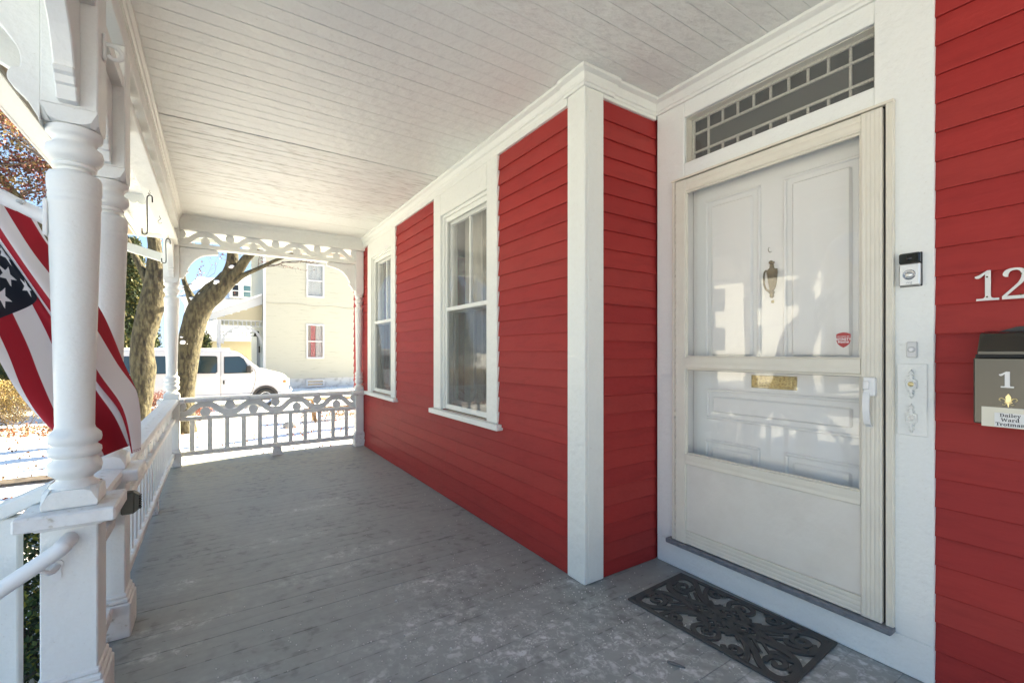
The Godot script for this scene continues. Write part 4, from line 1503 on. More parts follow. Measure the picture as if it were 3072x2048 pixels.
# a sash window on a wall: c is its centre on the wall, along the wall's run, out the outward normal
func far_window(h: Node3D, c: Vector3, along: Vector3, out: Vector3, w: float, hh: float, fr: Material, drape: Array):
	var n := Node3D.new()
	n.name = "window"
	h.add_child(n, true)
	n.position = c - h.position
	var xf := Transform3D(Basis(along, Vector3.UP, along.cross(Vector3.UP).normalized()), c)
	if xf.basis.z.dot(out) < 0:
		xf.basis.z = -xf.basis.z
	var b := MB.new()
	var t := 0.085
	b.box(Vector3(-w / 2, -hh / 2, -0.02), Vector3(-w / 2 + t, hh / 2, 0.045), 0.006, xf)
	b.box(Vector3(w / 2 - t, -hh / 2, -0.02), Vector3(w / 2, hh / 2, 0.045), 0.006, xf)
	b.box(Vector3(-w / 2 + t, hh / 2 - t, -0.02), Vector3(w / 2 - t, hh / 2, 0.045), 0.006, xf)
	b.box(Vector3(-w / 2 + t, -hh / 2, -0.02), Vector3(w / 2 - t, -hh / 2 + t, 0.05), 0.006, xf)
	b.box(Vector3(-w / 2 + t, -0.03, -0.01), Vector3(w / 2 - t, 0.03, 0.03), 0.004, xf)
	part("window_frame", b, fr, n)
	for s in [[-hh / 2 + t, -0.03], [0.03, hh / 2 - t]]:
		var g := MB.new()
		g.box(Vector3(-w / 2 + t, s[0], 0.006), Vector3(w / 2 - t, s[1], 0.009), 0.0, xf)
		part("pane", g, M.pane, n)
	for q in drape:
		var d := MB.new()
		var grid := []
		for i in 13:
			var row := []
			for j in 5:
				row.append(xf * Vector3(lerpf(q[0], q[1], i / 12.0), lerpf(-hh / 2 + 0.05, hh / 2 - 0.05, j / 4.0), -0.10 + 0.02 * sin(i * 1.9)))
			grid.append(row)
		d.sheet(grid)
		part("curtain", d, q[2], n)

func make_yellow_house():
	var yl := mat("cream_siding", Color(0.53, 0.515, 0.43), 0.5)
	tri(yl, Vector3(0.09, 0.9, 0.09), ramp_tex(fnl(301, 0.02, 5), 512, [[0.0, Color(0.45, 0.46, 0.40)], [0.16, Color(0.74, 0.75, 0.70)], [0.25, Color(0.96, 0.96, 0.95)], [1.0, Color(1, 1, 1)]]))
	var wt := mat("far_white", Color(0.58, 0.585, 0.59), 0.5)
	var red := mat("red_drape", Color(0.28, 0.012, 0.018), 0.8)
	var lt := mat("pale_drape", Color(0.30, 0.31, 0.31), 0.8)
	var fd := mat("foundation", Color(0.62, 0.62, 0.60), 0.8)
	tri(fd, Vector3(0.5, 0.5, 0.5), ramp_tex(fnl(303, 0.02, 5), 256, [[0.0, Color(0.6, 0.6, 0.58)], [0.5, Color(1, 1, 1)]]))
	var D := 26.8
	var x0 := 2.09
	var h := thing("yellow_house", "two-storey cream yellow house with a white trimmed front porch, beyond the van", "house", P(x0, GROUND, D))
	var core := MB.new()
	core.box(P(x0 + 0.02, -0.17, D + 0.35), P(12.0, 8.6, D + 10.0))
	core.box(P(x0 + 0.02, -0.17, D + 0.03), P(4.172, 8.6, D + 0.35))
	core.box(P(5.032, -0.17, D + 0.03), P(12.0, 8.6, D + 0.35))
	for q in [[-0.17, 0.922], [2.762, 4.290], [6.070, 8.6]]:
		core.box(P(4.172, q[0], D + 0.03), P(5.032, q[1], D + 0.35))
	part("wall", core, yl, h)
	var fnd := MB.new()
	fnd.box(P(x0 + 0.06, -1.0, D + 0.06), P(11.9, -0.168, D + 9.9))
	part("foundation", fnd, fd, h)
	var rf := MB.new()
	rf.prism(PackedVector2Array([Vector2(1.6, 8.55), Vector2(12.5, 8.55), Vector2(7.0, 12.0)]), P(0, 0, D - 0.4), Vector3.RIGHT, Vector3.UP, Vector3(0, 0, -10.9))
	part("roof", rf, M.snow_clump, h)
	var side := func(y: float) -> Array:
		var out := []
		var cuts := [[2.05, 2.97, 0.88, 2.80], [2.05, 2.97, 4.26, 6.11]]
		var s := 0.10
		for q in cuts:
			if y > q[2] and y < q[3]:
				out.append([s, q[0]])
				s = q[1]
		out.append([s, 9.8])
		return out
	part("siding", siding(P(x0, 0, D + 0.03), Vector3.RIGHT, Vector3.BACK, side, -0.17, 8.5, 0.102), yl, h)
	part("siding", siding(P(x0 + 0.02, 0, D + 0.12), Vector3.FORWARD, Vector3.LEFT, func(_y): return [[0.0, 9.8]], 0.3, 8.5, 0.102), yl, h)
	part("corner_board", bx(P(x0 - 0.02, -0.17, D - 0.005), P(x0 + 0.10, 8.5, D + 0.12), 0.006), wt, h)
	for yy in [1.842, 5.18]:
		part("room_back", bx(P(4.174, yy - 0.9, D + 0.30), P(5.03, yy + 0.88, D + 0.345), 0.0), M.dark_room, h)
	far_window(h, P(4.602, 1.842, D), Vector3.RIGHT, Vector3.BACK, 0.92, 1.90, wt, [[-0.22, 0.02, red], [0.05, 0.36, lt]])
	far_window(h, P(4.602, 5.18, D), Vector3.RIGHT, Vector3.BACK, 0.92, 1.84, wt, [[-0.40, 0.40, lt]])
	# cellar window
	far_window(h, P(4.60, -0.445, D - 0.06), Vector3.RIGHT, Vector3.BACK, 0.95, 0.42, wt, [])
	part("window_well", bx(P(4.2, -0.60, D + 0.03), P(5.0, -0.28, D + 0.055), 0.0), mat("tan_board", Color(0.36, 0.27, 0.15), 0.8), h)
	var wire := MB.new()
	var wp := []
	for i in 25:
		wp.append(P(x0 + 0.1 + i * 0.21, 3.86 - 0.03 * sin(i * 0.7) - 0.004 * i, D - 0.012))
	wire.tube(wp, constant(0.009, 25), 5)
	part("cable", wire, mat("cable_grey", Color(0.35, 0.33, 0.28), 0.6), h)
	# front porch, seen from its side: shed roof, posts, arched brackets, spindle frieze
	var pz := D + 0.55
	var rake := MB.new()
	rake.prism(PackedVector2Array([Vector2(2.07, 4.25), Vector2(2.07, 3.78), Vector2(-0.25, 2.86), Vector2(-0.25, 3.16)]), P(0, 0, pz - 0.06), Vector3.RIGHT, Vector3.UP, Vector3(0, 0, -0.05))
	part("rake_board", rake, wt, h)
	var shed := MB.new()
	shed.prism(PackedVector2Array([Vector2(2.06, 4.36), Vector2(2.06, 4.25), Vector2(-0.35, 3.13), Vector2(-0.35, 3.24)]), P(0, 0, pz - 0.12), Vector3.RIGHT, Vector3.UP, Vector3(0, 0, -7.0))
	part("porch_roof", shed, M.snow_clump, h)
	var gable := siding(P(0, 0, pz), Vector3.RIGHT, Vector3.BACK, func(y): return [[lerpf(-0.1, 2.07, clampf((y - 2.93) / 0.86, 0, 1)), 2.07]], 2.93, 3.75, 0.13)
	var tan := mat("porch_siding", Color(0.53, 0.47, 0.32), 0.5)
	part("siding", gable, tan, h)
	for pd in [pz, pz + 3.0, pz + 6.2]:
		var b := MB.new()
		b.box(P(0.06, 1.7, pd), P(0.24, 2.94, pd + 0.18), 0.01)
		b.lathe([Vector2(0.09, -0.2), Vector2(0.09, 0.55), Vector2(0.06, 0.6), Vector2(0.085, 0.7), Vector2(0.07, 1.3), Vector2(0.055, 1.4), Vector2(0.09, 1.5), Vector2(0.06, 1.58), Vector2(0.085, 1.7)], P(0.15, 0, pd + 0.09), 14)
		part("porch_column", b, wt, h)
	var bm := MB.new()
	bm.box(P(0.25, 2.86, pz + 0.03), P(2.08, 2.95, pz + 0.15), 0.01)
	bm.box(P(0.25, 2.58, pz + 0.05), P(2.08, 2.63, pz + 0.13), 0.008)
	bm.box(P(0.09, 2.86, pz + 0.19), P(0.21, 2.95, pz + 6.2), 0.01)
	bm.box(P(0.11, 2.58, pz + 0.19), P(0.19, 2.63, pz + 6.2), 0.008)
	bm.box(P(0.25, 2.48, pz + 6.25), P(2.08, 2.54, pz + 6.33), 0.008)
	bm.box(P(0.25, 2.28, pz + 6.25), P(2.08, 2.33, pz + 6.33), 0.008)
	part("frieze_rail", bm, wt, h)
	var spm := MB.new()
	spm.lathe([Vector2(0.016, 0.0), Vector2(0.034, 0.06), Vector2(0.016, 0.1), Vector2(0.022, 0.12), Vector2(0.016, 0.14), Vector2(0.034, 0.18), Vector2(0.016, 0.232)], Vector3.ZERO, 8)
	var spmesh := spm.mesh()
	for i in 9:
		place("spindle", spmesh, wt, h, P(0.36 + i * 0.20, 2.629, pz + 0.09))
	for i in 8:
		place("spindle", spmesh, wt, h, P(0.40 + i * 0.21, 2.31, pz + 6.29))
	for q in [[0.25, 1.0], [2.08, -1.0]]:
		var a := MB.new()
		var o2 := []
		var i2 := []
		for s in 13:
			var t := deg_to_rad(90.0 * s / 12.0)
			o2.append(Vector2(0.80 * (1.0 - cos(t)) * 1.0, 1.72 + 0.86 * sin(t)))
			i2.append(Vector2(0.10 + 0.70 * (1.0 - cos(t)), 1.66 + 0.80 * sin(t) + (0.05 * sin(s * 2.2))))
		for s in 12:
			for w in [0.0, 0.05]:
				a.face([P(q[0] + q[1] * o2[s].x, o2[s].y, pz + 0.06 + w), P(q[0] + q[1] * o2[s + 1].x, o2[s + 1].y, pz + 0.06 + w), P(q[0] + q[1] * i2[s + 1].x, i2[s + 1].y, pz + 0.06 + w), P(q[0] + q[1] * i2[s].x, i2[s].y, pz + 0.06 + w)], Vector3.BACK if w == 0.0 else Vector3.FORWARD)
			a.face([P(q[0] + q[1] * i2[s].x, i2[s].y, pz + 0.06), P(q[0] + q[1] * i2[s + 1].x, i2[s + 1].y, pz + 0.06), P(q[0] + q[1] * i2[s + 1].x, i2[s + 1].y, pz + 0.11), P(q[0] + q[1] * i2[s].x, i2[s].y, pz + 0.11)], Vector3.DOWN)
			a.face([P(q[0] + q[1] * o2[s].x, o2[s].y, pz + 0.06), P(q[0] + q[1] * o2[s + 1].x, o2[s + 1].y, pz + 0.06), P(q[0] + q[1] * o2[s + 1].x, o2[s + 1].y, pz + 0.11), P(q[0] + q[1] * o2[s].x, o2[s].y, pz + 0.11)], Vector3.UP)
		part("arched_bracket", a, wt, h)
	part("porch_deck", bx(P(0.0, -0.35, pz), P(2.07, -0.2, pz + 6.4), 0.01), wt, h)
	var pc := mat("porch_inner", Color(0.66, 0.60, 0.42), 0.6)
	part("porch_ceiling", bx(P(0.22, 2.955, pz + 0.16), P(2.08, 2.985, pz + 6.4), 0.0), pc, h)
	for q in [[2.3, 0.22], [3.4, 0.22]]:
		part("shutter", bx(P(2.02, 0.35, D + q[0]), P(2.065, 2.2, D + q[0] + q[1]), 0.006), mat("shutter_grey", Color(0.3, 0.31, 0.33), 0.6), h)
	var lamp := MB.new()
	lamp.lathe([Vector2(0.0, 0.26), Vector2(0.05, 0.22), Vector2(0.11, 0.04), Vector2(0.12, 0.0), Vector2(0.0, 0.0)], P(1.86, 2.12, D + 1.9), 12)
	lamp.box(P(1.88, 2.2, D + 1.88), P(2.02, 2.42, D + 1.92), 0.01)
	part("porch_lantern", lamp, M.black_iron, h)
	part("mailbox", bx(P(1.94, 1.22, D + 1.2), P(2.03, 1.58, D + 1.5), 0.01), M.black_iron, h)

func make_far_houses():
	var wt: Material = M.far_white
	var gl := mat("teal_pane", Color(0.06, 0.13, 0.15), 0.1)
	var rs := mat("snow_shingle", Color(0.80, 0.82, 0.85), 0.8)
	tri(rs, Vector3(0.35, 0.35, 0.35), ramp_tex(fnl(311, 0.03, 6), 512, [[0.0, Color(0.16, 0.16, 0.18)], [0.30, Color(0.30, 0.31, 0.33)], [0.38, Color(0.95, 0.95, 0.96)], [1.0, Color(1, 1, 1)]]))
	# white house whose snowy roof shows between the limbs
	var h := thing("white_house", "white house with snow on its grey roof, behind the tree limbs", "house", P(1.0, GROUND, 55.0))
	part("wall", bx(P(-2.6, -1.0, 55.6), P(9.0, 6.85, 64.0), 0.0), wt, h)
	var r := MB.new()
	r.face([P(-3.0, 6.75, 55.0), P(9.4, 6.75, 55.0), P(9.4, 9.4, 59.6), P(-1.6, 9.4, 59.6)], Vector3(0, 1, 1))
	r.face([P(-3.0, 6.75, 55.0), P(-3.0, 6.75, 64.4), P(-1.6, 9.4, 59.6)], Vector3(-1, 1, 0))
	r.face([P(-3.0, 6.70, 55.0), P(9.4, 6.70, 55.0), P(9.4, 6.70, 64.4), P(-3.0, 6.70, 64.4)], Vector3.DOWN)
	r.face([P(-3.0, 6.75, 64.4), P(9.4, 6.75, 64.4), P(9.4, 9.4, 59.6), P(-1.6, 9.4, 59.6)], Vector3(0, 1, -1))
	part("roof", r, rs, h)
	part("dormer", bx(P(1.2, 6.9, 54.6), P(6.0, 9.0, 58.5), 0.02), wt, h)
	var dr := MB.new()
	dr.prism(PackedVector2Array([Vector2(0.9, 8.98), Vector2(6.3, 8.98), Vector2(6.3, 9.25), Vector2(0.9, 9.25)]), P(0, 0, 54.2), Vector3.RIGHT, Vector3.UP, Vector3(0, 0, -4.6))
	part("dormer_roof", dr, M.snow_clump, h)
	for q in [[1.72, 0.5], [2.75, 0.62]]:
		part("window", bx(P(q[0] - q[1] / 2, 7.0, 54.55), P(q[0] + q[1] / 2, 8.15, 54.598), 0.0), gl if q[0] > 2.0 else M.gloss_black, h)
		part("window_frame", bx(P(q[0] - q[1] / 2 - 0.1, 7.53, 54.51), P(q[0] + q[1] / 2 + 0.1, 7.62, 54.552), 0.0), wt, h)
	# low cream outbuilding with a snowy roof, seen through the neighbour's porch
	var g := thing("cream_garage", "low cream building under a snowy roof, seen through the yellow house's porch", "garage", P(1.5, GROUND, 40.0))
	part("wall", bx(P(-1.0, -1.0, 40.4), P(8.0, 2.2, 46.0), 0.0), M.porch_siding, g)
	part("siding", siding(P(-1.0, 0, 40.4), Vector3.RIGHT, Vector3.BACK, func(_y): return [[0.0, 9.0]], -0.8, 2.1, 0.16), M.porch_siding, g)
	part("fascia", bx(P(-1.4, 2.05, 39.86), P(8.4, 2.30, 39.90), 0.0), wt, g)
	var gr := MB.new()
	gr.prism(PackedVector2Array([Vector2(0, 2.31), Vector2(3.1, 4.4), Vector2(6.2, 2.31)]), P(-1.5, 0, 39.8), Vector3.FORWARD, Vector3.UP, Vector3(10.0, 0, 0))
	part("roof", gr, rs, g)
	# house across the street, mirrored in the storm door
	var a := thing("white_house", "white two-storey house across the street, mirrored in the storm door glass", "house", P(-27.0, GROUND, 17.0))
	part("wall", bx(P(-33.0, -1.0, 12.5), P(-26.0, 6.4, 21.0), 0.0), wt, a)
	var ar := MB.new()
	ar.prism(PackedVector2Array([Vector2(12.0, 6.4), Vector2(21.5, 6.4), Vector2(16.75, 10.0)]), P(-33.5, 0, 0), Vector3.FORWARD, Vector3.UP, Vector3(8.0, 0, 0))
	part("roof", ar, M.shingle_grey, a)
	for q in [[13.6, 1.4], [16.0, 1.4], [18.6, 1.4], [13.6, 4.2], [16.0, 4.2], [18.6, 4.2]]:
		part("window", bx(P(-25.99, q[1], q[0]), P(-25.95, q[1] + 1.6, q[0] + 0.9), 0.0), M.gloss_black, a)

# ------------------------------------------------------------------ trees and shrubs
func limb(mb: MB, raw: Array, seg := 14, sub := 4, f: FastNoiseLite = null, amp := 0.16):
	var pts := []
	var rad := []
	for q in raw:
		pts.append(P(q[0], q[1], q[2]))
		rad.append(q[3])
	mb.tube(smooth(pts, sub), smoothf(rad, sub), seg, true, f, amp)

func leaf_mesh(l: float, w: float, k: int, spread: float, sd: int) -> ArrayMesh:
	var r := RandomNumberGenerator.new()
	r.seed = sd
	var b := MB.new()
	for i in k:
		var bs := Basis.from_euler(Vector3(r.randf_range(-1.2, 1.2), r.randf_range(0, TAU), r.randf_range(-1.2, 1.2)))
		var o := Vector3(r.randf_range(-1, 1), r.randf_range(-1, 1), r.randf_range(-1, 1)) * spread
		var s := r.randf_range(0.7, 1.15)
		var tip := o + bs * Vector3(0, 0.1 * l, l) * s
		var a := o + bs * Vector3(w * 0.5, 0.14 * w, l * 0.45) * s
		var c := o + bs * Vector3(-w * 0.5, 0.14 * w, l * 0.45) * s
		b.face([o, a, tip], bs * Vector3.UP)
		b.face([o, tip, c], bs * Vector3.UP)
	return b.mesh()

func leaves(nm: String, parent: Node3D, m: Mesh, mt: Material, at: Array, cols: Array, smin: float, smax: float) -> MeshInstance3D:
	var src := m.surface_get_arrays(0)
	var sv: PackedVector3Array = src[Mesh.ARRAY_VERTEX]
	var sn: PackedVector3Array = src[Mesh.ARRAY_NORMAL]
	var si: PackedInt32Array = src[Mesh.ARRAY_INDEX]
	var out := MB.new()
	out.has_c = true
	var n := sv.size()
	var k := at.size()
	out.v.resize(n * k)
	out.n.resize(n * k)
	out.uv.resize(n * k)
	out.c.resize(n * k)
	out.idx.resize(si.size() * k)
	var off: Vector3 = parent.position if parent else Vector3.ZERO
	for i in k:
		var s := rng.randf_range(smin, smax)
		var bs := Basis.from_euler(Vector3(rng.randf_range(-0.8, 0.8), rng.randf_range(0, TAU), rng.randf_range(-0.8, 0.8)))
		var o: Vector3 = at[i] - off
		var c: Color = cols[rng.randi() % cols.size()]
		var q := rng.randf_range(0.75, 1.25)
		c = Color(c.r * q, c.g * q, c.b * q)
		for j in n:
			out.v[i * n + j] = o + bs * (sv[j] * s)
			out.n[i * n + j] = bs * sn[j]
			out.c[i * n + j] = c
		for j in si.size():
			out.idx[i * si.size() + j] = si[j] + i * n
	var o2 := MeshInstance3D.new()
	o2.mesh = out.mesh()
	o2.material_override = mt
	o2.name = nm
	(parent if parent else self).add_child(o2, true)
	return o2

func leaf_mat(nm: String, back := 0.2) -> StandardMaterial3D:
	var m := mat(nm, Color(1, 1, 1), 0.55)
	m.vertex_color_use_as_albedo = true
	m.backlight_enabled = true
	m.backlight = Color(back, back, back)
	return m

# branching twigs from a limb end; returns leaf spots
func twigs(mb: MB, o: Vector3, dir: Vector3, length: float, r: float, depth: int, spots: Array, droop := 0.0):
	var pts := [o]
	var rad := [r]
	var p := o
	var d := dir.normalized()
	var k := 4
	for i in k:
		d = (d + Vector3(rng.randf_range(-0.3, 0.3), rng.randf_range(-0.25, 0.3) - droop, rng.randf_range(-0.3, 0.3))).normalized()
		p += d * length / k
		pts.append(p)
		rad.append(r * (1.0 - 0.6 * (i + 1) / k))
	mb.tube(pts, rad, 7 if depth > 2 else 5 if depth > 1 else 4, false)
	if depth <= 1:
		for i in range(1, pts.size()):
			spots.append(pts[i])
	if depth > 0:
		var n := 3 if depth > 1 else 4
		for i in n:
			var at: Vector3 = pts[1 + (i * (k - 1)) / maxi(1, n - 1)]
			var nd := (d + Vector3(rng.randf_range(-1, 1), rng.randf_range(-0.5, 0.8), rng.randf_range(-1, 1)) * 0.9).normalized()
			twigs(mb, at, nd, length * rng.randf_range(0.5, 0.72), r * 0.42, depth - 1, spots, droop)

func make_trees():
	var bark := mat("bark", Color(0.25, 0.24, 0.21), 0.9)
	tri(bark, Vector3(1.0, 0.32, 1.0), ramp_tex(fnl(401, 0.012, 7), 1024, [[0.0, Color(0.035, 0.030, 0.022)], [0.36, Color(0.11, 0.095, 0.062)], [0.48, Color(0.205, 0.185, 0.105)], [0.58, Color(0.29, 0.255, 0.135)], [0.72, Color(0.34, 0.31, 0.20)], [1.0, Color(0.42, 0.41, 0.33)]]), normal_tex(fnl(403, 0.02, 6), 1024, 14.0), 1.0)
	var twig := mat("twig_bark", Color(0.10, 0.075, 0.06), 0.85)
	var lm := leaf_mat("leaf")
	var f := fnl(405, 2.2, 3)
	# tree nearest the porch corner, leaning to the house
	var a := thing("maple_tree", "mossy leaning trunk between the second post and the corner post", "tree", P(-1.33, GROUND, 12.24), "front yard trees")
	var t := MB.new()
	limb(t, [[-1.36, -0.85, 12.25, 0.31], [-1.345, -0.55, 12.25, 0.225], [-1.335, -0.2, 12.24, 0.19], [-1.325, 0.15, 12.24, 0.185], [-1.287, 0.513, 12.21, 0.193], [-1.272, 0.907, 12.20, 0.208], [-1.284, 1.265, 12.21, 0.203], [-1.251, 1.658, 12.19, 0.203], [-1.135, 2.159, 12.11, 0.220], [-1.06, 2.696, 12.06, 0.183], [-1.063, 3.126, 12.064, 0.15], [-1.08, 3.52, 12.07, 0.118], [-1.15, 3.95, 12.12, 0.10], [-1.3, 4.8, 12.3, 0.085], [-1.5, 5.9, 12.6, 0.06]], 22, 5, f)
	limb(t, [[-1.09, 2.50, 12.09, 0.13], [-1.257, 2.911, 12.19, 0.080], [-1.407, 3.233, 12.29, 0.064], [-1.60, 3.70, 12.40, 0.055], [-2.0, 4.4, 12.7, 0.045], [-2.7, 5.2, 13.1, 0.03]], 14, 4, f)
	part("trunk", t, bark, a)
	var sp := []
	t = MB.new()
	for q in [[P(-1.5, 5.8, 12.6), Vector3(-0.2, 1, -0.6)], [P(-1.3, 4.7, 12.3), Vector3(0.5, 0.7, -0.8)], [P(-2.7, 5.1, 13.1), Vector3(-1, 0.5, -0.4)], [P(-2.0, 4.4, 12.7), Vector3(-0.6, 0.9, 0.3)], [P(-1.1, 3.9, 12.1), Vector3(-0.7, 0.4, -1.0)], [P(-1.15, 3.95, 12.12), Vector3(0.7, 0.45, -1.0)]]:
		twigs(t, q[0], q[1], 1.9, 0.035, 3, sp)
	part("twig", t, twig, a).set_meta("kind", "stuff")
	var lmesh := leaf_mesh(0.075, 0.05, 5, 0.09, 11)
	var keep := []
	for s in sp:
		if rng.randf() < 0.45:
			keep.append(s)
	leaves("crown", a, lmesh, lm, keep, [Color(0.17, 0.035, 0.03), Color(0.22, 0.06, 0.03), Color(0.16, 0.10, 0.03), Color(0.28, 0.18, 0.05)], 0.8, 1.3)
	# tree right behind the corner post, with limbs crossing the neighbour's wall
	var b := thing("maple_tree", "forked mossy tree beside the white van, with limbs crossing the yellow house", "tree", P(-0.69, GROUND, 13.6), "front yard trees")
	t = MB.new()
	limb(t, [[-0.70, -0.85, 13.62, 0.36], [-0.692, -0.5, 13.61, 0.28], [-0.68, -0.1, 13.6, 0.25], [-0.666, 0.2, 13.598, 0.24], [-0.607, 0.645, 13.56, 0.228], [-0.572, 1.06, 13.54, 0.232], [-0.527, 1.474, 13.51, 0.236], [-0.451, 1.889, 13.46, 0.245], [-0.313, 2.303, 13.37, 0.255], [-0.06, 2.62, 13.2, 0.215], [0.12, 2.83, 13.08, 0.19], [0.259, 3.008, 12.99, 0.17], [0.415, 3.173, 12.89, 0.125], [0.588, 3.463, 12.77, 0.107], [0.744, 3.671, 12.67, 0.095], [0.969, 4.002, 12.52, 0.075], [1.35, 4.6, 12.3, 0.055], [1.9, 5.4, 12.0, 0.035]], 22, 5, f)
	limb(t, [[0.12, 2.80, 13.08, 0.16], [0.25, 3.10, 13.0, 0.145], [0.328, 3.40, 12.945, 0.132], [0.345, 3.753, 12.934, 0.123], [0.345, 4.375, 12.934, 0.106], [0.276, 5.038, 12.98, 0.08], [0.2, 6.2, 13.1, 0.05]], 16, 4, f)
	limb(t, [[-0.36, 2.25, 13.40, 0.20], [-0.36, 2.45, 13.42, 0.14], [-0.19, 2.77, 13.28, 0.103], [0.034, 2.966, 13.138, 0.095], [0.18, 3.14, 13.03, 0.09]], 14, 4, f)
	limb(t, [[-0.40, 2.36, 13.43, 0.13], [-0.538, 2.676, 13.51, 0.082], [-0.624, 2.925, 13.57, 0.060], [-0.659, 3.132, 13.59, 0.047], [-0.70, 3.6, 13.61, 0.035], [-0.8, 4.3, 13.7, 0.022]], 12, 4, f)
	limb(t, [[0.38, 2.98, 12.91, 0.085], [0.52, 3.09, 12.82, 0.062], [0.692, 3.194, 12.706, 0.055], [0.969, 3.339, 12.524, 0.048], [1.177, 3.463, 12.388, 0.042], [1.50, 3.62, 12.18, 0.034], [1.9, 3.9, 11.95, 0.022]], 12, 4, f)
	part("trunk", t, bark, b)
	t = MB.new()
	sp = []
	t.tube(smooth([P(1.0, 3.34, 12.5), P(1.19, 3.35, 12.38), P(1.42, 3.44, 12.23), P(1.75, 3.46, 12.02), P(2.1, 3.40, 11.8)], 4), smoothf([0.016, 0.014, 0.012, 0.009, 0.004], 4), 6)
	for q in [[P(1.05, 3.38, 12.45), Vector3(1, -0.1, 0.3), 0.55], [P(1.35, 3.45, 12.28), Vector3(1, -0.35, 0.4), 0.6], [P(1.7, 3.46, 12.05), Vector3(1, -0.2, 0.2), 0.5], [P(0.85, 3.27, 12.6), Vector3(0.4, 1, 0.2), 0.45], [P(0.62, 3.5, 12.76), Vector3(0.6, 0.6, 0.3), 0.5], [P(0.5, 3.12, 12.83), Vector3(0.1, 1.0, -0.2), 0.6], [P(1.9, 3.9, 11.95), Vector3(1, 0.3, 0.1), 1.0], [P(-0.62, 2.92, 13.57), Vector3(1.0, 0.2, -0.3), 0.9], [P(-0.60, 2.85, 13.55), Vector3(0.7, 0.5, 0.2), 0.7], [P(-0.7, 3.6, 13.61), Vector3(0.8, 0.4, 0.0), 0.9], [P(1.3, 4.5, 12.3), Vector3(0.8, 0.6, 0.2), 1.2], [P(0.2, 6.1, 13.1), Vector3(0, 1, 0.2), 1.8], [P(1.9, 5.3, 12.0), Vector3(0.8, 0.8, 0.2), 1.5], [P(0.8, 3.7, 12.6), Vector3(1.0, 0.15, 0.3), 0.8]]:
		twigs(t, q[0], q[1], q[2], 0.010, 2, sp)
	part("twig", t, twig, b).set_meta("kind", "stuff")
	keep = []
	for s in sp:
		if rng.randf() < 0.16:
			keep.append(s)
	leaves("crown", b, leaf_mesh(0.05, 0.035, 2, 0.03, 12), lm, keep, [Color(0.16, 0.05, 0.04), Color(0.22, 0.07, 0.045), Color(0.12, 0.06, 0.04)], 0.7, 1.2)
	# snow caught on the bark
	var sn := MB.new()
	for q in [[-0.63, 1.62, 13.33, 0.06], [-0.61, 1.47, 13.31, 0.075], [0.05, 2.92, 12.92, 0.08], [-0.30, 2.68, 13.24, 0.05], [0.29, 3.30, 12.82, 0.06], [-0.64, 2.82, 13.52, 0.06], [-0.45, 2.52, 13.37, 0.08]]:
		for i in 5:
			sn.ball(P(q[0] + rng.randf_range(-0.05, 0.05), q[1] + rng.randf_range(-0.04, 0.04), q[2] + rng.randf_range(-0.01, 0.02)), Vector3(q[3], q[3] * 0.5, q[3] * 0.6) * rng.randf_range(0.5, 0.95), 8, 5)
	part("snow_patch", sn, M.snow_clump, b).set_meta("kind", "stuff")
	# red-leaved tree farther down the yard
	var c := thing("oak_tree", "tall tree with red and olive autumn leaves, beyond the flag", "tree", P(-3.85, GROUND, 19.3), "front yard trees")
	t = MB.new()
	limb(t, [[-3.85, -0.9, 19.3, 0.38], [-3.85, 0.5, 19.3, 0.28], [-3.9, 2.5, 19.3, 0.24], [-4.0, 4.3, 19.4, 0.20], [-4.1, 6.0, 19.5, 0.14], [-4.3, 8.5, 19.7, 0.08], [-4.4, 10.5, 19.8, 0.04]], 16, 3, f)
	limb(t, [[-4.0, 4.2, 19.4, 0.15], [-4.5, 5.2, 19.2, 0.12], [-5.4, 6.6, 18.9, 0.09], [-6.4, 8.2, 18.6, 0.05], [-7.2, 9.6, 18.4, 0.03]], 12, 3, f)
	limb(t, [[-3.95, 3.6, 19.4, 0.13], [-4.6, 4.2, 19.6, 0.10], [-5.6, 4.9, 19.9, 0.07], [-6.8, 5.6, 20.3, 0.04]], 12, 3, f)
	limb(t, [[-4.05, 5.2, 19.4, 0.11], [-3.4, 6.0, 19.0, 0.08], [-2.6, 6.9, 18.6, 0.06], [-1.8, 7.6, 18.2, 0.035]], 12, 3, f)
	part("trunk", t, bark, c)
	t = MB.new()
	sp = []
	var r0 := [P(-4.1, 6.0, 19.5), P(-4.3, 8.5, 19.7), P(-4.4, 10.4, 19.8), P(-5.4, 6.6, 18.9), P(-6.4, 8.2, 18.6), P(-5.6, 4.9, 19.9), P(-6.8, 5.6, 20.3), P(-3.4, 6.0, 19.0), P(-2.6, 6.9, 18.6), P(-1.8, 7.6, 18.2), P(-4.6, 4.2, 19.6), P(-7.2, 9.6, 18.4), P(-4.2, 7.2, 19.6), P(-5.9, 7.4, 18.75), P(-4.9, 5.8, 19.0)]
	for q in r0:
		for i in 3:
			twigs(t, q, Vector3(rng.randf_range(-1, 1), rng.randf_range(-0.3, 0.8), rng.randf_range(-1, 1)), 1.9, 0.03, 3, sp, 0.03)
	part("twig", t, twig, c).set_meta("kind", "stuff")
	keep = []
	for s in sp:
		if rng.randf() < 0.8:
			keep.append(s + Vector3(rng.randf_range(-0.1, 0.1), rng.randf_range(-0.1, 0.1), rng.randf_range(-0.1, 0.1)))
	leaves("crown", c, leaf_mesh(0.10, 0.065, 5, 0.12, 13), lm, keep, [Color(0.11, 0.02, 0.02), Color(0.14, 0.03, 0.02), Color(0.08, 0.02, 0.02), Color(0.08, 0.065, 0.02), Color(0.17, 0.11, 0.03), Color(0.10, 0.04, 0.02)], 0.8, 1.3)
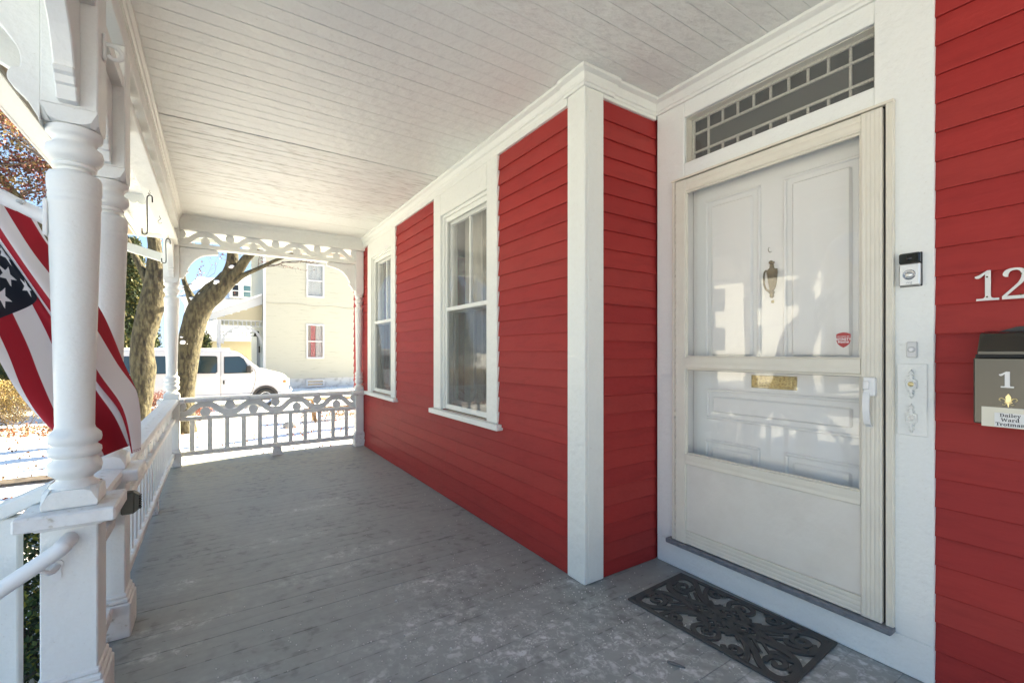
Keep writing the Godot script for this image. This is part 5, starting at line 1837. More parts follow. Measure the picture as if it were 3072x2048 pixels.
	# evergreens behind
	evergreen("dark evergreen tree behind the leaning trunk", P(-2.7, GROUND, 23.2), 1.5, 6.2, 5200)
	evergreen("dark evergreen tree beyond the hedge", P(-7.0, GROUND, 25.5), 2.0, 6.5, 4800)
	evergreen("small dark evergreen beside the neighbour's porch", P(-0.35, GROUND, 24.5), 0.6, 2.6, 900)
	# trees along the street, mirrored in the windows and the storm door
	for q in [[-11.0, 21.0, 1.7, 6.5, "dark evergreen across the walk, mirrored in the windows"], [-14.5, 27.0, 2.4, 8.5, "tall dark evergreen down the street, mirrored in the windows"], [-21.5, 7.0, 2.3, 7.5, "dark evergreen across the street, mirrored in the storm door"], [-12.5, 32.0, 2.2, 7.5, "broad dark evergreen down the street, mirrored in the windows"]]:
		evergreen(q[4], P(q[0], GROUND, q[1]), q[2], q[3], 2600)
	for q in [[-9.4, 9.0, 0.20, "bare street tree mirrored in the storm door glass"], [-10.0, 12.6, 0.26, "thick bare street tree mirrored in the storm door glass"], [-10.5, 18.0, 0.22, "bare street tree mirrored in the nearer window"], [-20.5, 9.8, 0.22, "bare tree across the street mirrored in the storm door"]]:
		var e := thing("bare_tree", q[3], "tree", P(q[0], GROUND, q[1]), "bare street trees")
		t = MB.new()
		limb(t, [[q[0], -0.9, q[1], q[2] * 1.5], [q[0], 1.5, q[1], q[2]], [q[0] + 0.1, 4.0, q[1], q[2] * 0.8], [q[0] - 0.2, 7.0, q[1] + 0.2, q[2] * 0.5], [q[0], 9.0, q[1], q[2] * 0.2]], 12, 3)
		part("trunk", t, bark, e)
		t = MB.new()
		sp = []
		for i in 9:
			twigs(t, P(q[0], 2.2 + i * 0.65, q[1]), Vector3(rng.randf_range(-1, 1), 0.6, rng.randf_range(-1, 1)), 2.4, 0.05, 3, sp)
		part("twig", t, twig, e).set_meta("kind", "stuff")
		keep = []
		for s in sp:
			if rng.randf() < 0.25:
				keep.append(s)
		leaves("crown", e, leaf_mesh(0.09, 0.06, 3, 0.1, 15), lm, keep, [Color(0.20, 0.05, 0.03), Color(0.22, 0.12, 0.04), Color(0.25, 0.18, 0.05)], 0.8, 1.2)
	# bare trees behind the house: they throw the shade bands across the snow
	for q in [[9.0, 11.6, 0.22, "bare tree behind the house, whose shadow crosses the snow by the railing"], [13.0, 14.8, 0.26, "bare tree behind the house, whose shadow falls before the van"], [16.0, 12.4, 0.2, "slender bare tree behind the house"]]:
		var e := thing("bare_tree", q[3], "tree", P(q[0], GROUND, q[1]), "bare trees behind the house")
		t = MB.new()
		limb(t, [[q[0], -0.9, q[1], q[2] * 1.5], [q[0], 1.5, q[1], q[2]], [q[0] + 0.1, 4.0, q[1], q[2] * 0.8], [q[0] - 0.2, 7.0, q[1] + 0.2, q[2] * 0.5], [q[0], 10.0, q[1], q[2] * 0.2]], 12, 3)
		part("trunk", t, bark, e)
		t = MB.new()
		sp = []
		for i in 10:
			twigs(t, P(q[0], 3.0 + i * 0.65, q[1]), Vector3(rng.randf_range(-1, 1), 0.6, rng.randf_range(-1, 1)), 2.0, 0.05, 2, sp)
		part("crown", t, twig, e)

func evergreen(label: String, at: Vector3, r: float, hh: float, k: int):
	var e := thing("evergreen_tree", label, "tree", at, "evergreen trees")
	var t := MB.new()
	t.tube([at - Vector3(0, 0.1, 0), at + Vector3(0, hh * 0.9, 0)], [r * 0.09, r * 0.02], 8)
	part("trunk", t, M.twig_bark, e)
	var spots := []
	for i in k:
		var v := rng.randf()
		v = 1.0 - pow(v, 0.6) if rng.randf() < 0.7 else v
		var a := rng.randf() * TAU
		var lob := 0.75 + 0.25 * sin(a * 5.0 + v * 23.0) * sin(v * 31.0)
		var rr := r * (1.0 - v * 0.93) * lob * sqrt(rng.randf_range(0.25, 1.0))
		spots.append(at + Vector3(cos(a) * rr, 0.15 + v * hh + rng.randf_range(-0.1, 0.1), sin(a) * rr))
	leaves("crown", e, leaf_mesh(0.13, 0.055, 6, 0.10, 14), M.leaf, spots, [Color(0.035, 0.055, 0.02), Color(0.05, 0.075, 0.025), Color(0.10, 0.12, 0.03), Color(0.03, 0.045, 0.02), Color(0.16, 0.14, 0.04)], 0.8, 1.4)

func bush(nm: String, label: String, cat: String, at: Vector3, r: Vector3, k: int, lmesh: Mesh, cols: Array, seed_twigs: int, tw_col: Material, snow := 0):
	var e := thing(nm, label, cat, at)
	var t := MB.new()
	var sp := []
	for i in seed_twigs:
		var d := Vector3(rng.randf_range(-1, 1), rng.randf_range(0.7, 1.4), rng.randf_range(-1, 1))
		twigs(t, at + Vector3(rng.randf_range(-0.8, 0.8) * r.x, -0.05, rng.randf_range(-0.8, 0.8) * r.z), d, r.y * 0.55, 0.012, 2, sp)
	part("stem", t, tw_col, e)
	var spots := []
	for i in k:
		var d := Vector3(rng.randfn(), rng.randfn(), rng.randfn()).normalized() * pow(rng.randf(), 0.3)
		var p := at + Vector3(d.x * r.x, r.y * 0.5 + d.y * r.y * 0.5, d.z * r.z)
		p += Vector3(rng.randfn(), rng.randfn(), rng.randfn()) * 0.03
		spots.append(p)
	leaves("foliage", e, lmesh, M.leaf, spots, cols, 0.7, 1.3)
	if snow:
		var sn := MB.new()
		for i in snow:
			var a := rng.randf() * TAU
			var q := at + Vector3(cos(a) * r.x * rng.randf(), r.y * rng.randf_range(0.35, 0.9), sin(a) * r.z * rng.randf())
			sn.ball(q, Vector3(rng.randf_range(0.02, 0.05), 0.014, rng.randf_range(0.02, 0.05)), 8, 5)
		part("snow_patch", sn, M.snow_clump, e).set_meta("kind", "stuff")
	return e

func make_shrubs():
	var small := leaf_mesh(0.035, 0.018, 6, 0.05, 21)
	bush("hedge", "clipped golden brown hedge along the snowy yard", "hedge", P(-5.6, GROUND, 17.0), Vector3(2.1, 1.32, 0.75), 9000, small, [Color(0.30, 0.20, 0.05), Color(0.24, 0.16, 0.06), Color(0.16, 0.13, 0.05), Color(0.33, 0.25, 0.08), Color(0.14, 0.09, 0.05)], 60, M.twig_bark)
	bush("shrub", "low reddish bush at the foot of the leaning trunk", "shrub", P(-1.5, GROUND, 16.4), Vector3(0.75, 0.85, 0.5), 1400, small, [Color(0.20, 0.06, 0.04), Color(0.26, 0.10, 0.06), Color(0.16, 0.07, 0.05)], 16, M.twig_bark)
	bush("shrub", "small reddish bush in front of the van", "shrub", P(-0.45, GROUND, 15.8), Vector3(0.35, 0.45, 0.35), 500, small, [Color(0.20, 0.06, 0.04), Color(0.26, 0.10, 0.06)], 8, M.twig_bark)
	var broad := leaf_mesh(0.045, 0.024, 4, 0.045, 22)
	bush("evergreen_shrub", "glossy evergreen shrub with yellow tips below the steps' handrail", "shrub", P(-1.12, GROUND, 3.7), Vector3(0.62, 1.05, 0.8), 2600, broad, [Color(0.03, 0.055, 0.015), Color(0.05, 0.085, 0.02), Color(0.025, 0.04, 0.012), Color(0.22, 0.22, 0.03), Color(0.09, 0.12, 0.025)], 26, M.twig_bark, 40)

# ------------------------------------------------------------------ van; u runs back from the bumper, y up from the ground, w across
func inset(poly: PackedVector2Array, k: float) -> PackedVector2Array:
	var n := poly.size()
	var area := 0.0
	for i in n:
		area += poly[i].cross(poly[(i + 1) % n])
	var out := PackedVector2Array()
	for i in n:
		var e0 := (poly[i] - poly[(i - 1 + n) % n]).normalized()
		var e1 := (poly[(i + 1) % n] - poly[i]).normalized()
		var t := (e0 + e1).normalized()
		out.append(poly[i] + Vector2(-t.y, t.x) * k * (1.0 if area > 0 else -1.0))
	return out

func make_van():
	var paint := mat("van_white", Color(0.53, 0.54, 0.555), 0.25)
	paint.clearcoat_enabled = true
	paint.clearcoat = 0.6
	paint.clearcoat_roughness = 0.1
	var dark := mat("van_trim", Color(0.02, 0.02, 0.02), 0.5)
	var tyre := mat("tyre", Color(0.018, 0.018, 0.018), 0.8)
	var chrome := mat("chrome", Color(0.75, 0.75, 0.75), 0.15, 1.0)
	var x0 := 2.32
	var side := 18.42
	var v := thing("van", "white passenger van parked beside the yellow house", "van", P(x0 - 2.7, GROUND, side + 1.0))
	var Q := func(u: float, y: float, w: float) -> Vector3: return P(x0 - u, GROUND + y, side + w)
	var prof := PackedVector2Array([Vector2(0.07, 0.46), Vector2(0.03, 0.60), Vector2(0.06, 0.92), Vector2(0.13, 1.10), Vector2(0.26, 1.19), Vector2(0.60, 1.29), Vector2(0.92, 1.375), Vector2(1.04, 1.42), Vector2(1.30, 1.66), Vector2(1.56, 1.90), Vector2(1.70, 1.99), Vector2(1.95, 2.05), Vector2(2.8, 2.09), Vector2(5.0, 2.09), Vector2(5.40, 2.05), Vector2(5.50, 1.95), Vector2(5.58, 1.2), Vector2(5.60, 0.5), Vector2(5.50, 0.42), Vector2(2.0, 0.40), Vector2(0.3, 0.40)])
	# body skinned across its width, rounding over at the sides and leaning in above the belt line
	var rings := []
	var ws := [0.0, 0.012, 0.045, 0.12, 0.30, 1.0, 1.70, 1.88, 1.955, 1.988, 2.0]
	var ins := [0.10, 0.052, 0.020, 0.004, 0.0, 0.0, 0.0, 0.004, 0.020, 0.052, 0.10]
	for i in ws.size():
		var pl := inset(prof, ins[i])
		var ring := []
		for q in pl:
			var lean := clampf((q.y - 1.22) / 0.85, 0.0, 1.0) * 0.13
			var w: float = ws[i]
			w = lerpf(w, 1.0, lean)
			if q.x < 0.35:
				w = lerpf(w, 1.0, (0.35 - q.x) * 0.25)
			ring.append(Q.call(q.x, q.y, w))
		rings.append(ring)
	var b := MB.new()
	var k := prof.size()
	for i in rings.size() - 1:
		for j in k:
			var c: Vector3 = Q.call(2.7, 1.1, 1.0)
			var p0: Vector3 = rings[i][j]
			b.face([p0, rings[i][(j + 1) % k], rings[i + 1][(j + 1) % k], rings[i + 1][j]], p0 - c)
	for e in [0, rings.size() - 1]:
		var tris := Geometry2D.triangulate_polygon(inset(prof, 0.10))
		for t in range(0, tris.size(), 3):
			b.face([rings[e][tris[t]], rings[e][tris[t + 1]], rings[e][tris[t + 2]]], Vector3.BACK if e == 0 else Vector3.FORWARD)
	part("body", b, paint, v)
	# lean of the near side at a height
	var nw := func(y: float) -> float: return lerpf(0.0, 1.0, clampf((y - 1.22) / 0.85, 0.0, 1.0) * 0.13)
	var quad := func(pts: Array, proud: float) -> MB:
		var m := MB.new()
		var fr := []
		var bk := []
		for q in pts:
			fr.append(Q.call(q.x, q.y, nw.call(q.y) - proud))
			bk.append(Q.call(q.x, q.y, nw.call(q.y) + 0.02))
		m.face(fr, Vector3.BACK)
		for i in pts.size():
			var j := (i + 1) % pts.size()
			m.face([fr[i], fr[j], bk[j], bk[i]], fr[i] - Q.call(1.9, 1.5, 0.0))
		return m
	var vg := mat("van_glass", Color(0.02, 0.035, 0.04), 0.04)
	vg.metallic_specular = 0.7
	var wins := [[Vector2(1.28, 1.25), Vector2(2.06, 1.25), Vector2(2.06, 1.80), Vector2(1.62, 1.81), Vector2(1.50, 1.73)], [Vector2(2.34, 1.26), Vector2(2.95, 1.27), Vector2(2.99, 1.30), Vector2(2.96, 1.80), Vector2(2.91, 1.83), Vector2(2.33, 1.82), Vector2(2.29, 1.78), Vector2(2.29, 1.31)], [Vector2(3.25, 1.28), Vector2(4.2, 1.28), Vector2(4.2, 1.82), Vector2(3.25, 1.82)], [Vector2(4.35, 1.28), Vector2(5.25, 1.28), Vector2(5.25, 1.82), Vector2(4.35, 1.82)]]
	for w in wins:
		part("window_seal", quad.call(scaled2(w, 1.06), 0.003), dark, v)
		part("side_window", quad.call(w, 0.007), vg, v)
	# windscreen
	var ws2 := MB.new()
	ws2.face([Q.call(1.03, 1.44, 0.22), Q.call(1.03, 1.44, 1.78), Q.call(1.56, 1.925, 1.70), Q.call(1.56, 1.925, 0.30)], Vector3(1, 1, 0))
	part("windscreen", ws2, vg, v)
	# door seams
	var sm := MB.new()
	for q in [[2.17, 0.44, 1.98], [3.07, 0.44, 1.98]]:
		for s in 8:
			var ya := lerpf(q[1], q[2], s / 8.0)
			var yb := lerpf(q[1], q[2], (s + 1) / 8.0)
			sm.face([Q.call(q[0] - 0.006, ya, nw.call(ya) - 0.004), Q.call(q[0] + 0.006, ya, nw.call(ya) - 0.004), Q.call(q[0] + 0.006, yb, nw.call(yb) - 0.004), Q.call(q[0] - 0.006, yb, nw.call(yb) - 0.004)], Vector3.BACK)
	var fp := smooth([Vector2(1.32, 0.44), Vector2(1.22, 0.62), Vector2(1.14, 0.95), Vector2(1.12, 1.2), Vector2(1.18, 1.35)], 3)
	for s in fp.size() - 1:
		sm.face([Q.call(fp[s].x - 0.006, fp[s].y, -0.004 + nw.call(fp[s].y)), Q.call(fp[s].x + 0.006, fp[s].y, -0.004 + nw.call(fp[s].y)), Q.call(fp[s + 1].x + 0.006, fp[s + 1].y, -0.004 + nw.call(fp[s + 1].y)), Q.call(fp[s + 1].x - 0.006, fp[s + 1].y, -0.004 + nw.call(fp[s + 1].y))], Vector3.BACK)
	part("door_seam", sm, dark, v)
	for u in [2.06, 2.94]:
		part("door_handle", bx(Q.call(u - 0.07, 0.86, -0.02), Q.call(u + 0.05, 1.0, 0.01), 0.008), paint, v)
		part("handle_grip", bx(Q.call(u + 0.0, 0.865, -0.026), Q.call(u + 0.05, 0.995, -0.018), 0.004), dark, v)
	part("mirror", bx(Q.call(1.26, 1.26, -0.20), Q.call(1.42, 1.50, -0.05), 0.03), dark, v)
	part("mirror_arm", bx(Q.call(1.22, 1.28, -0.06), Q.call(1.30, 1.34, 0.05), 0.01), dark, v)
	# bumper, lamp, grille
	var bp := MB.new()
	bp.box(Q.call(-0.06, 0.50, 0.08), Q.call(0.36, 0.66, 1.92), 0.05)
	part("bumper", bp, chrome, v)
	var hl := mat("lamp_lens", Color(0.55, 0.56, 0.55), 0.1)
	part("headlight", bx(Q.call(0.045, 0.72, 0.03), Q.call(0.27, 1.03, 0.30), 0.03), hl, v)
	part("turn_signal", bx(Q.call(0.16, 0.86, -0.008), Q.call(0.25, 0.93, 0.04), 0.01), mat("amber", Color(0.60, 0.16, 0.03), 0.2), v)
	part("grille", bx(Q.call(0.035, 0.70, 0.45), Q.call(0.10, 1.02, 1.55), 0.01), dark, v)
	# wheels with dark arches
	for u in [0.82, 4.35]:
		var ar := MB.new()
		var pl := PackedVector2Array()
		for q in arc(0, 0, 0.43, -12, 192, 16):
			pl.append(q)
		ar.prism(pl, Q.call(u, 0.34, -0.004), Vector3.LEFT, Vector3.UP, Vector3(0, 0, -0.03))
		part("wheel_arch", ar, dark, v)
		for w in [-0.035, 1.80]:
			var wh := Node3D.new()
			wh.name = "wheel"
			v.add_child(wh, true)
			wh.position = Q.call(u, 0.345, w + 0.1) - v.position
			var bs := Basis(Vector3.RIGHT, PI / 2)
			var ty := MB.new()
			ty.lathe([Vector2(0.20, 0.0), Vector2(0.26, 0.012), Vector2(0.31, 0.01), Vector2(0.342, -0.03), Vector2(0.345, -0.10), Vector2(0.342, -0.19), Vector2(0.31, -0.23), Vector2(0.2, -0.23)], Q.call(u, 0.345, w), 28, bs)
			part("tyre", ty, tyre, wh)
			var rm := MB.new()
			rm.lathe([Vector2(0.0, -0.02), Vector2(0.055, -0.015), Vector2(0.06, -0.035), Vector2(0.15, -0.05), Vector2(0.19, -0.01), Vector2(0.205, 0.004), Vector2(0.205, -0.02)], Q.call(u, 0.345, w), 24, bs)
			part("rim", rm, chrome if w < 0 else dark, wh)
	part("roof_snow", bx(Q.call(1.9, 2.082, 0.22), Q.call(5.2, 2.105, 1.75), 0.01), M.snow_clump, v)

func scaled2(p: Array, k: float) -> Array:
	var c := Vector2.ZERO
	for q in p:
		c += q
	c /= p.size()
	var out := []
	for q in p:
		out.append(c + (q - c) * k)
	return out

# ------------------------------------------------------------------ things on the door wall
func make_door_things():
	# video doorbell
	var X := 2.235
	var t := thing("video_doorbell", "silver and black video doorbell with a round ringed button", "doorbell", P(X, 1.5, 0.607))
	part("back_plate", bx(P(X - 0.004, 1.501, 0.5735), P(X, 1.630, 0.6405), 0.002), M.black_plastic, t)
	part("body", bx(P(X - 0.025, 1.503, 0.5755), P(X - 0.004, 1.588, 0.6385), 0.004), M.silver, t)
	part("camera_window", bx(P(X - 0.025, 1.589, 0.5755), P(X - 0.004, 1.628, 0.6385), 0.004), M.gloss_black, t)
	var ln := MB.new()
	ln.lathe([Vector2(0.0, 0.003), Vector2(0.006, 0.002), Vector2(0.009, 0.0)], P(X - 0.0255, 1.608, 0.607), 16, Basis(Vector3(0, 0, 1), PI / 2))
	part("lens", ln, M.gloss_black, t)
	var rg := MB.new()
	rg.lathe([Vector2(0.0125, 0.0), Vector2(0.0135, 0.002), Vector2(0.0175, 0.0025), Vector2(0.0195, 0.0)], P(X - 0.025, 1.545, 0.607), 24, Basis(Vector3(0, 0, 1), PI / 2))
	part("button_ring", rg, mat("ring_grey", Color(0.30, 0.31, 0.33), 0.25, 0.7), t)
	var bt := MB.new()
	bt.lathe([Vector2(0.0, 0.0022), Vector2(0.010, 0.002), Vector2(0.0115, 0.0)], P(X - 0.025, 1.545, 0.607), 20, Basis(Vector3(0, 0, 1), PI / 2))
	part("button", bt, M.silver, t)
	lettering("lettering", "ring", 0.0075, P(X - 0.0254, 1.515, 0.607), t, M.ring_grey, "Droid Sans", false, 0.0004)
	# small plain bell push
	t = thing("doorbell_button", "small plain white doorbell push above the ornate plate", "doorbell", P(X, 1.26, 0.603))
	part("case", bx(P(X - 0.012, 1.229, 0.588), P(X, 1.290, 0.619), 0.003), M.grey_plastic, t)
	bt = MB.new()
	bt.lathe([Vector2(0.0, 0.004), Vector2(0.0075, 0.0035), Vector2(0.009, 0.0)], P(X - 0.012, 1.260, 0.6035), 20, Basis(Vector3(0, 0, 1), PI / 2))
	part("button", bt, M.white_plastic, t)
	rg = MB.new()
	rg.lathe([Vector2(0.0095, 0.0), Vector2(0.0105, 0.0015), Vector2(0.0118, 0.0)], P(X - 0.012, 1.260, 0.6035), 20, Basis(Vector3(0, 0, 1), PI / 2))
	part("button_ring", rg, M.silver, t)
	# painted plate with two ornate pushes
	t = thing("doorbell_plate", "white painted plate with two ornate bell pushes, low beside the storm door", "doorbell", P(X, 1.07, 0.604))
	var pl := MB.new()
	pl.box(P(X - 0.006, 0.930, 0.558), P(X, 1.206, 0.650), 0.003)
	part("plate", pl, M.white_paint, t)
	for q in [1.128, 0.998]:
		var o := MB.new()
		var half := [[0.0, 0.056], [0.003, 0.053], [0.002, 0.049], [0.006, 0.045], [0.009, 0.041], [0.006, 0.037], [0.003, 0.034], [0.009, 0.030], [0.011, 0.027], [0.005, 0.024], [0.007, 0.021], [0.011, 0.018], [0.0165, 0.0165], [0.0175, 0.0]]
		var poly := PackedVector2Array()
		for s in half:
			poly.append(Vector2(s[0], s[1]))
		for s in range(half.size() - 2, -1, -1):
			poly.append(Vector2(half[s][0], -half[s][1]))
		for s in range(1, half.size()):
			poly.append(Vector2(-half[s][0], -half[s][1]))
		for s in range(half.size() - 2, 0, -1):
			poly.append(Vector2(-half[s][0], half[s][1]))
		o.prism(poly, P(X - 0.006, q, 0.604), Vector3.BACK, Vector3.UP, Vector3(-0.012, 0, 0), false, 0.0025)
		o.lathe([Vector2(0.0105, 0.0), Vector2(0.0105, 0.003), Vector2(0.013, 0.004), Vector2(0.0155, 0.0)], P(X - 0.018, q, 0.604), 20, Basis(Vector3(0, 0, 1), PI / 2))
		var pu := part("ornate_push", o, M.white_paint, t)
		var bb := MB.new()
		bb.lathe([Vector2(0.0, 0.0035), Vector2(0.006, 0.003), Vector2(0.0092, 0.0)], P(X - 0.018, q, 0.604), 18, Basis(Vector3(0, 0, 1), PI / 2))
		part("button", bb, M.gilt if q > 1.1 else M.bone_white, pu)
	# house number
	for q in [["1", 0.404, "ivory house number figure one on the red clapboards"], ["2", 0.335, "ivory house number figure two on the red clapboards, cut by the picture edge"]]:
		var o := thing("house_number", q[2], "number", P(2.243, 1.428, q[1]), "house number figures")
		var d := lettering("figure", q[0], 0.102, P(2.2405, 1.478, q[1]), o, M.bone_white, "Droid Serif", false, 0.004)
		for yy in [1.442, 1.511]:
			var sc := MB.new()
			sc.ball(P(2.238, yy, q[1] + (0.0 if q[0] == "1" else -0.01)), Vector3(0.0015, 0.0028, 0.0028), 8, 4)
			part("screw", sc, M.old_brass, o)
	# mailbox
	var mb := thing("mailbox", "dark brushed steel wall mailbox with a white figure and a name label", "mailbox", P(2.2, 1.0, 0.30))
	var F := 2.135
	var d1 := 0.418
	var d0 := 0.148
	var bw := MB.new()
	bw.box(P(F, 1.012, d0), P(2.243, 1.232, d1), 0.004)
	part("box", bw, M.steel, mb)
	part("opening", bx(P(F + 0.006, 1.232, d0 + 0.004), P(2.243, 1.243, d1 - 0.004), 0.0), M.black_gap, mb)
	var lid := MB.new()
	var lp := PackedVector2Array([Vector2(F - 0.004, 1.243), Vector2(F - 0.004, 1.252), Vector2(F + 0.030, 1.312), Vector2(2.243, 1.322), Vector2(2.243, 1.243)])
	lid.prism(lp, P(0, 0, d0 - 0.002), Vector3.RIGHT, Vector3.UP, Vector3(0, 0, -(d1 - d0 - 0.008)), false, 0.002)
	part("lid", lid, M.steel, mb)
	var bk := PackedVector2Array([Vector2(0, 1.30), Vector2(0, 1.316), Vector2(0.04, 1.320), Vector2(0.08, 1.334), Vector2(0.13, 1.340), Vector2(0.18, 1.334), Vector2(0.22, 1.320), Vector2(0.26, 1.316), Vector2(0.26, 1.30)])
	var bm := MB.new()
	bm.prism(bk, P(2.225, 0, d1 - 0.004), Vector3.BACK, Vector3.UP, Vector3(0.008, 0, 0))
	part("back_plate", bm, M.black_plastic, mb)
	lettering("figure", "1", 0.052, P(F - 0.001, 1.160, 0.3405), mb, M.paper, "Droid Serif", true, 0.002)
	# fleur-de-lis
	var fl := MB.new()
	var c := P(F, 1.094, 0.337)
	var petal := PackedVector2Array()
	for q in smooth([Vector2(0, 0.022), Vector2(0.006, 0.012), Vector2(0.0055, 0.0), Vector2(0.002, -0.012), Vector2(0, -0.022), Vector2(-0.002, -0.012), Vector2(-0.0055, 0.0), Vector2(-0.006, 0.012)], 2):
		petal.append(q)
	fl.prism(petal, c, Vector3.BACK, Vector3.UP, Vector3(-0.003, 0, 0))
	fl.box(c + Vector3(-0.004, -0.008, -0.009), c + Vector3(-0.0005, -0.0045, 0.009), 0.0008)
	for s in [-1.0, 1.0]:
		fl.tube(smooth([c + Vector3(-0.0015, -0.007, 0.004 * s), c + Vector3(-0.002, 0.004, 0.009 * s), c + Vector3(-0.002, 0.007, 0.016 * s), c + Vector3(-0.002, 0.002, 0.020 * s), c + Vector3(-0.002, -0.002, 0.016 * s)], 3), constant(0.0018, 13), 6)
		fl.tube(smooth([c + Vector3(-0.0015, -0.008, 0.003 * s), c + Vector3(-0.002, -0.014, 0.008 * s), c + Vector3(-0.002, -0.013, 0.013 * s)], 3), constant(0.0015, 7), 6)
	part("fleur_de_lis", fl, M.gilt, mb)
	# taped name label at the foot of the box
	part("tape", bx(P(F - 0.0012, 1.006, 0.20), P(F - 0.0002, 1.070, 0.398), 0.0), M.tape, mb)
	part("name_label", bx(P(F - 0.0022, 1.008, 0.298), P(F - 0.0013, 1.053, 0.368), 0.0), M.paper, mb)
	var yy := 1.0455
	for w in ["Dailey", "Ward", "Trotman"]:
		lettering("lettering", w, 0.0105, P(F - 0.0026, yy, 0.333), mb, M.ink, "Droid Serif", true, 0.0004, true)
		yy -= 0.0145
	make_mat_rug()

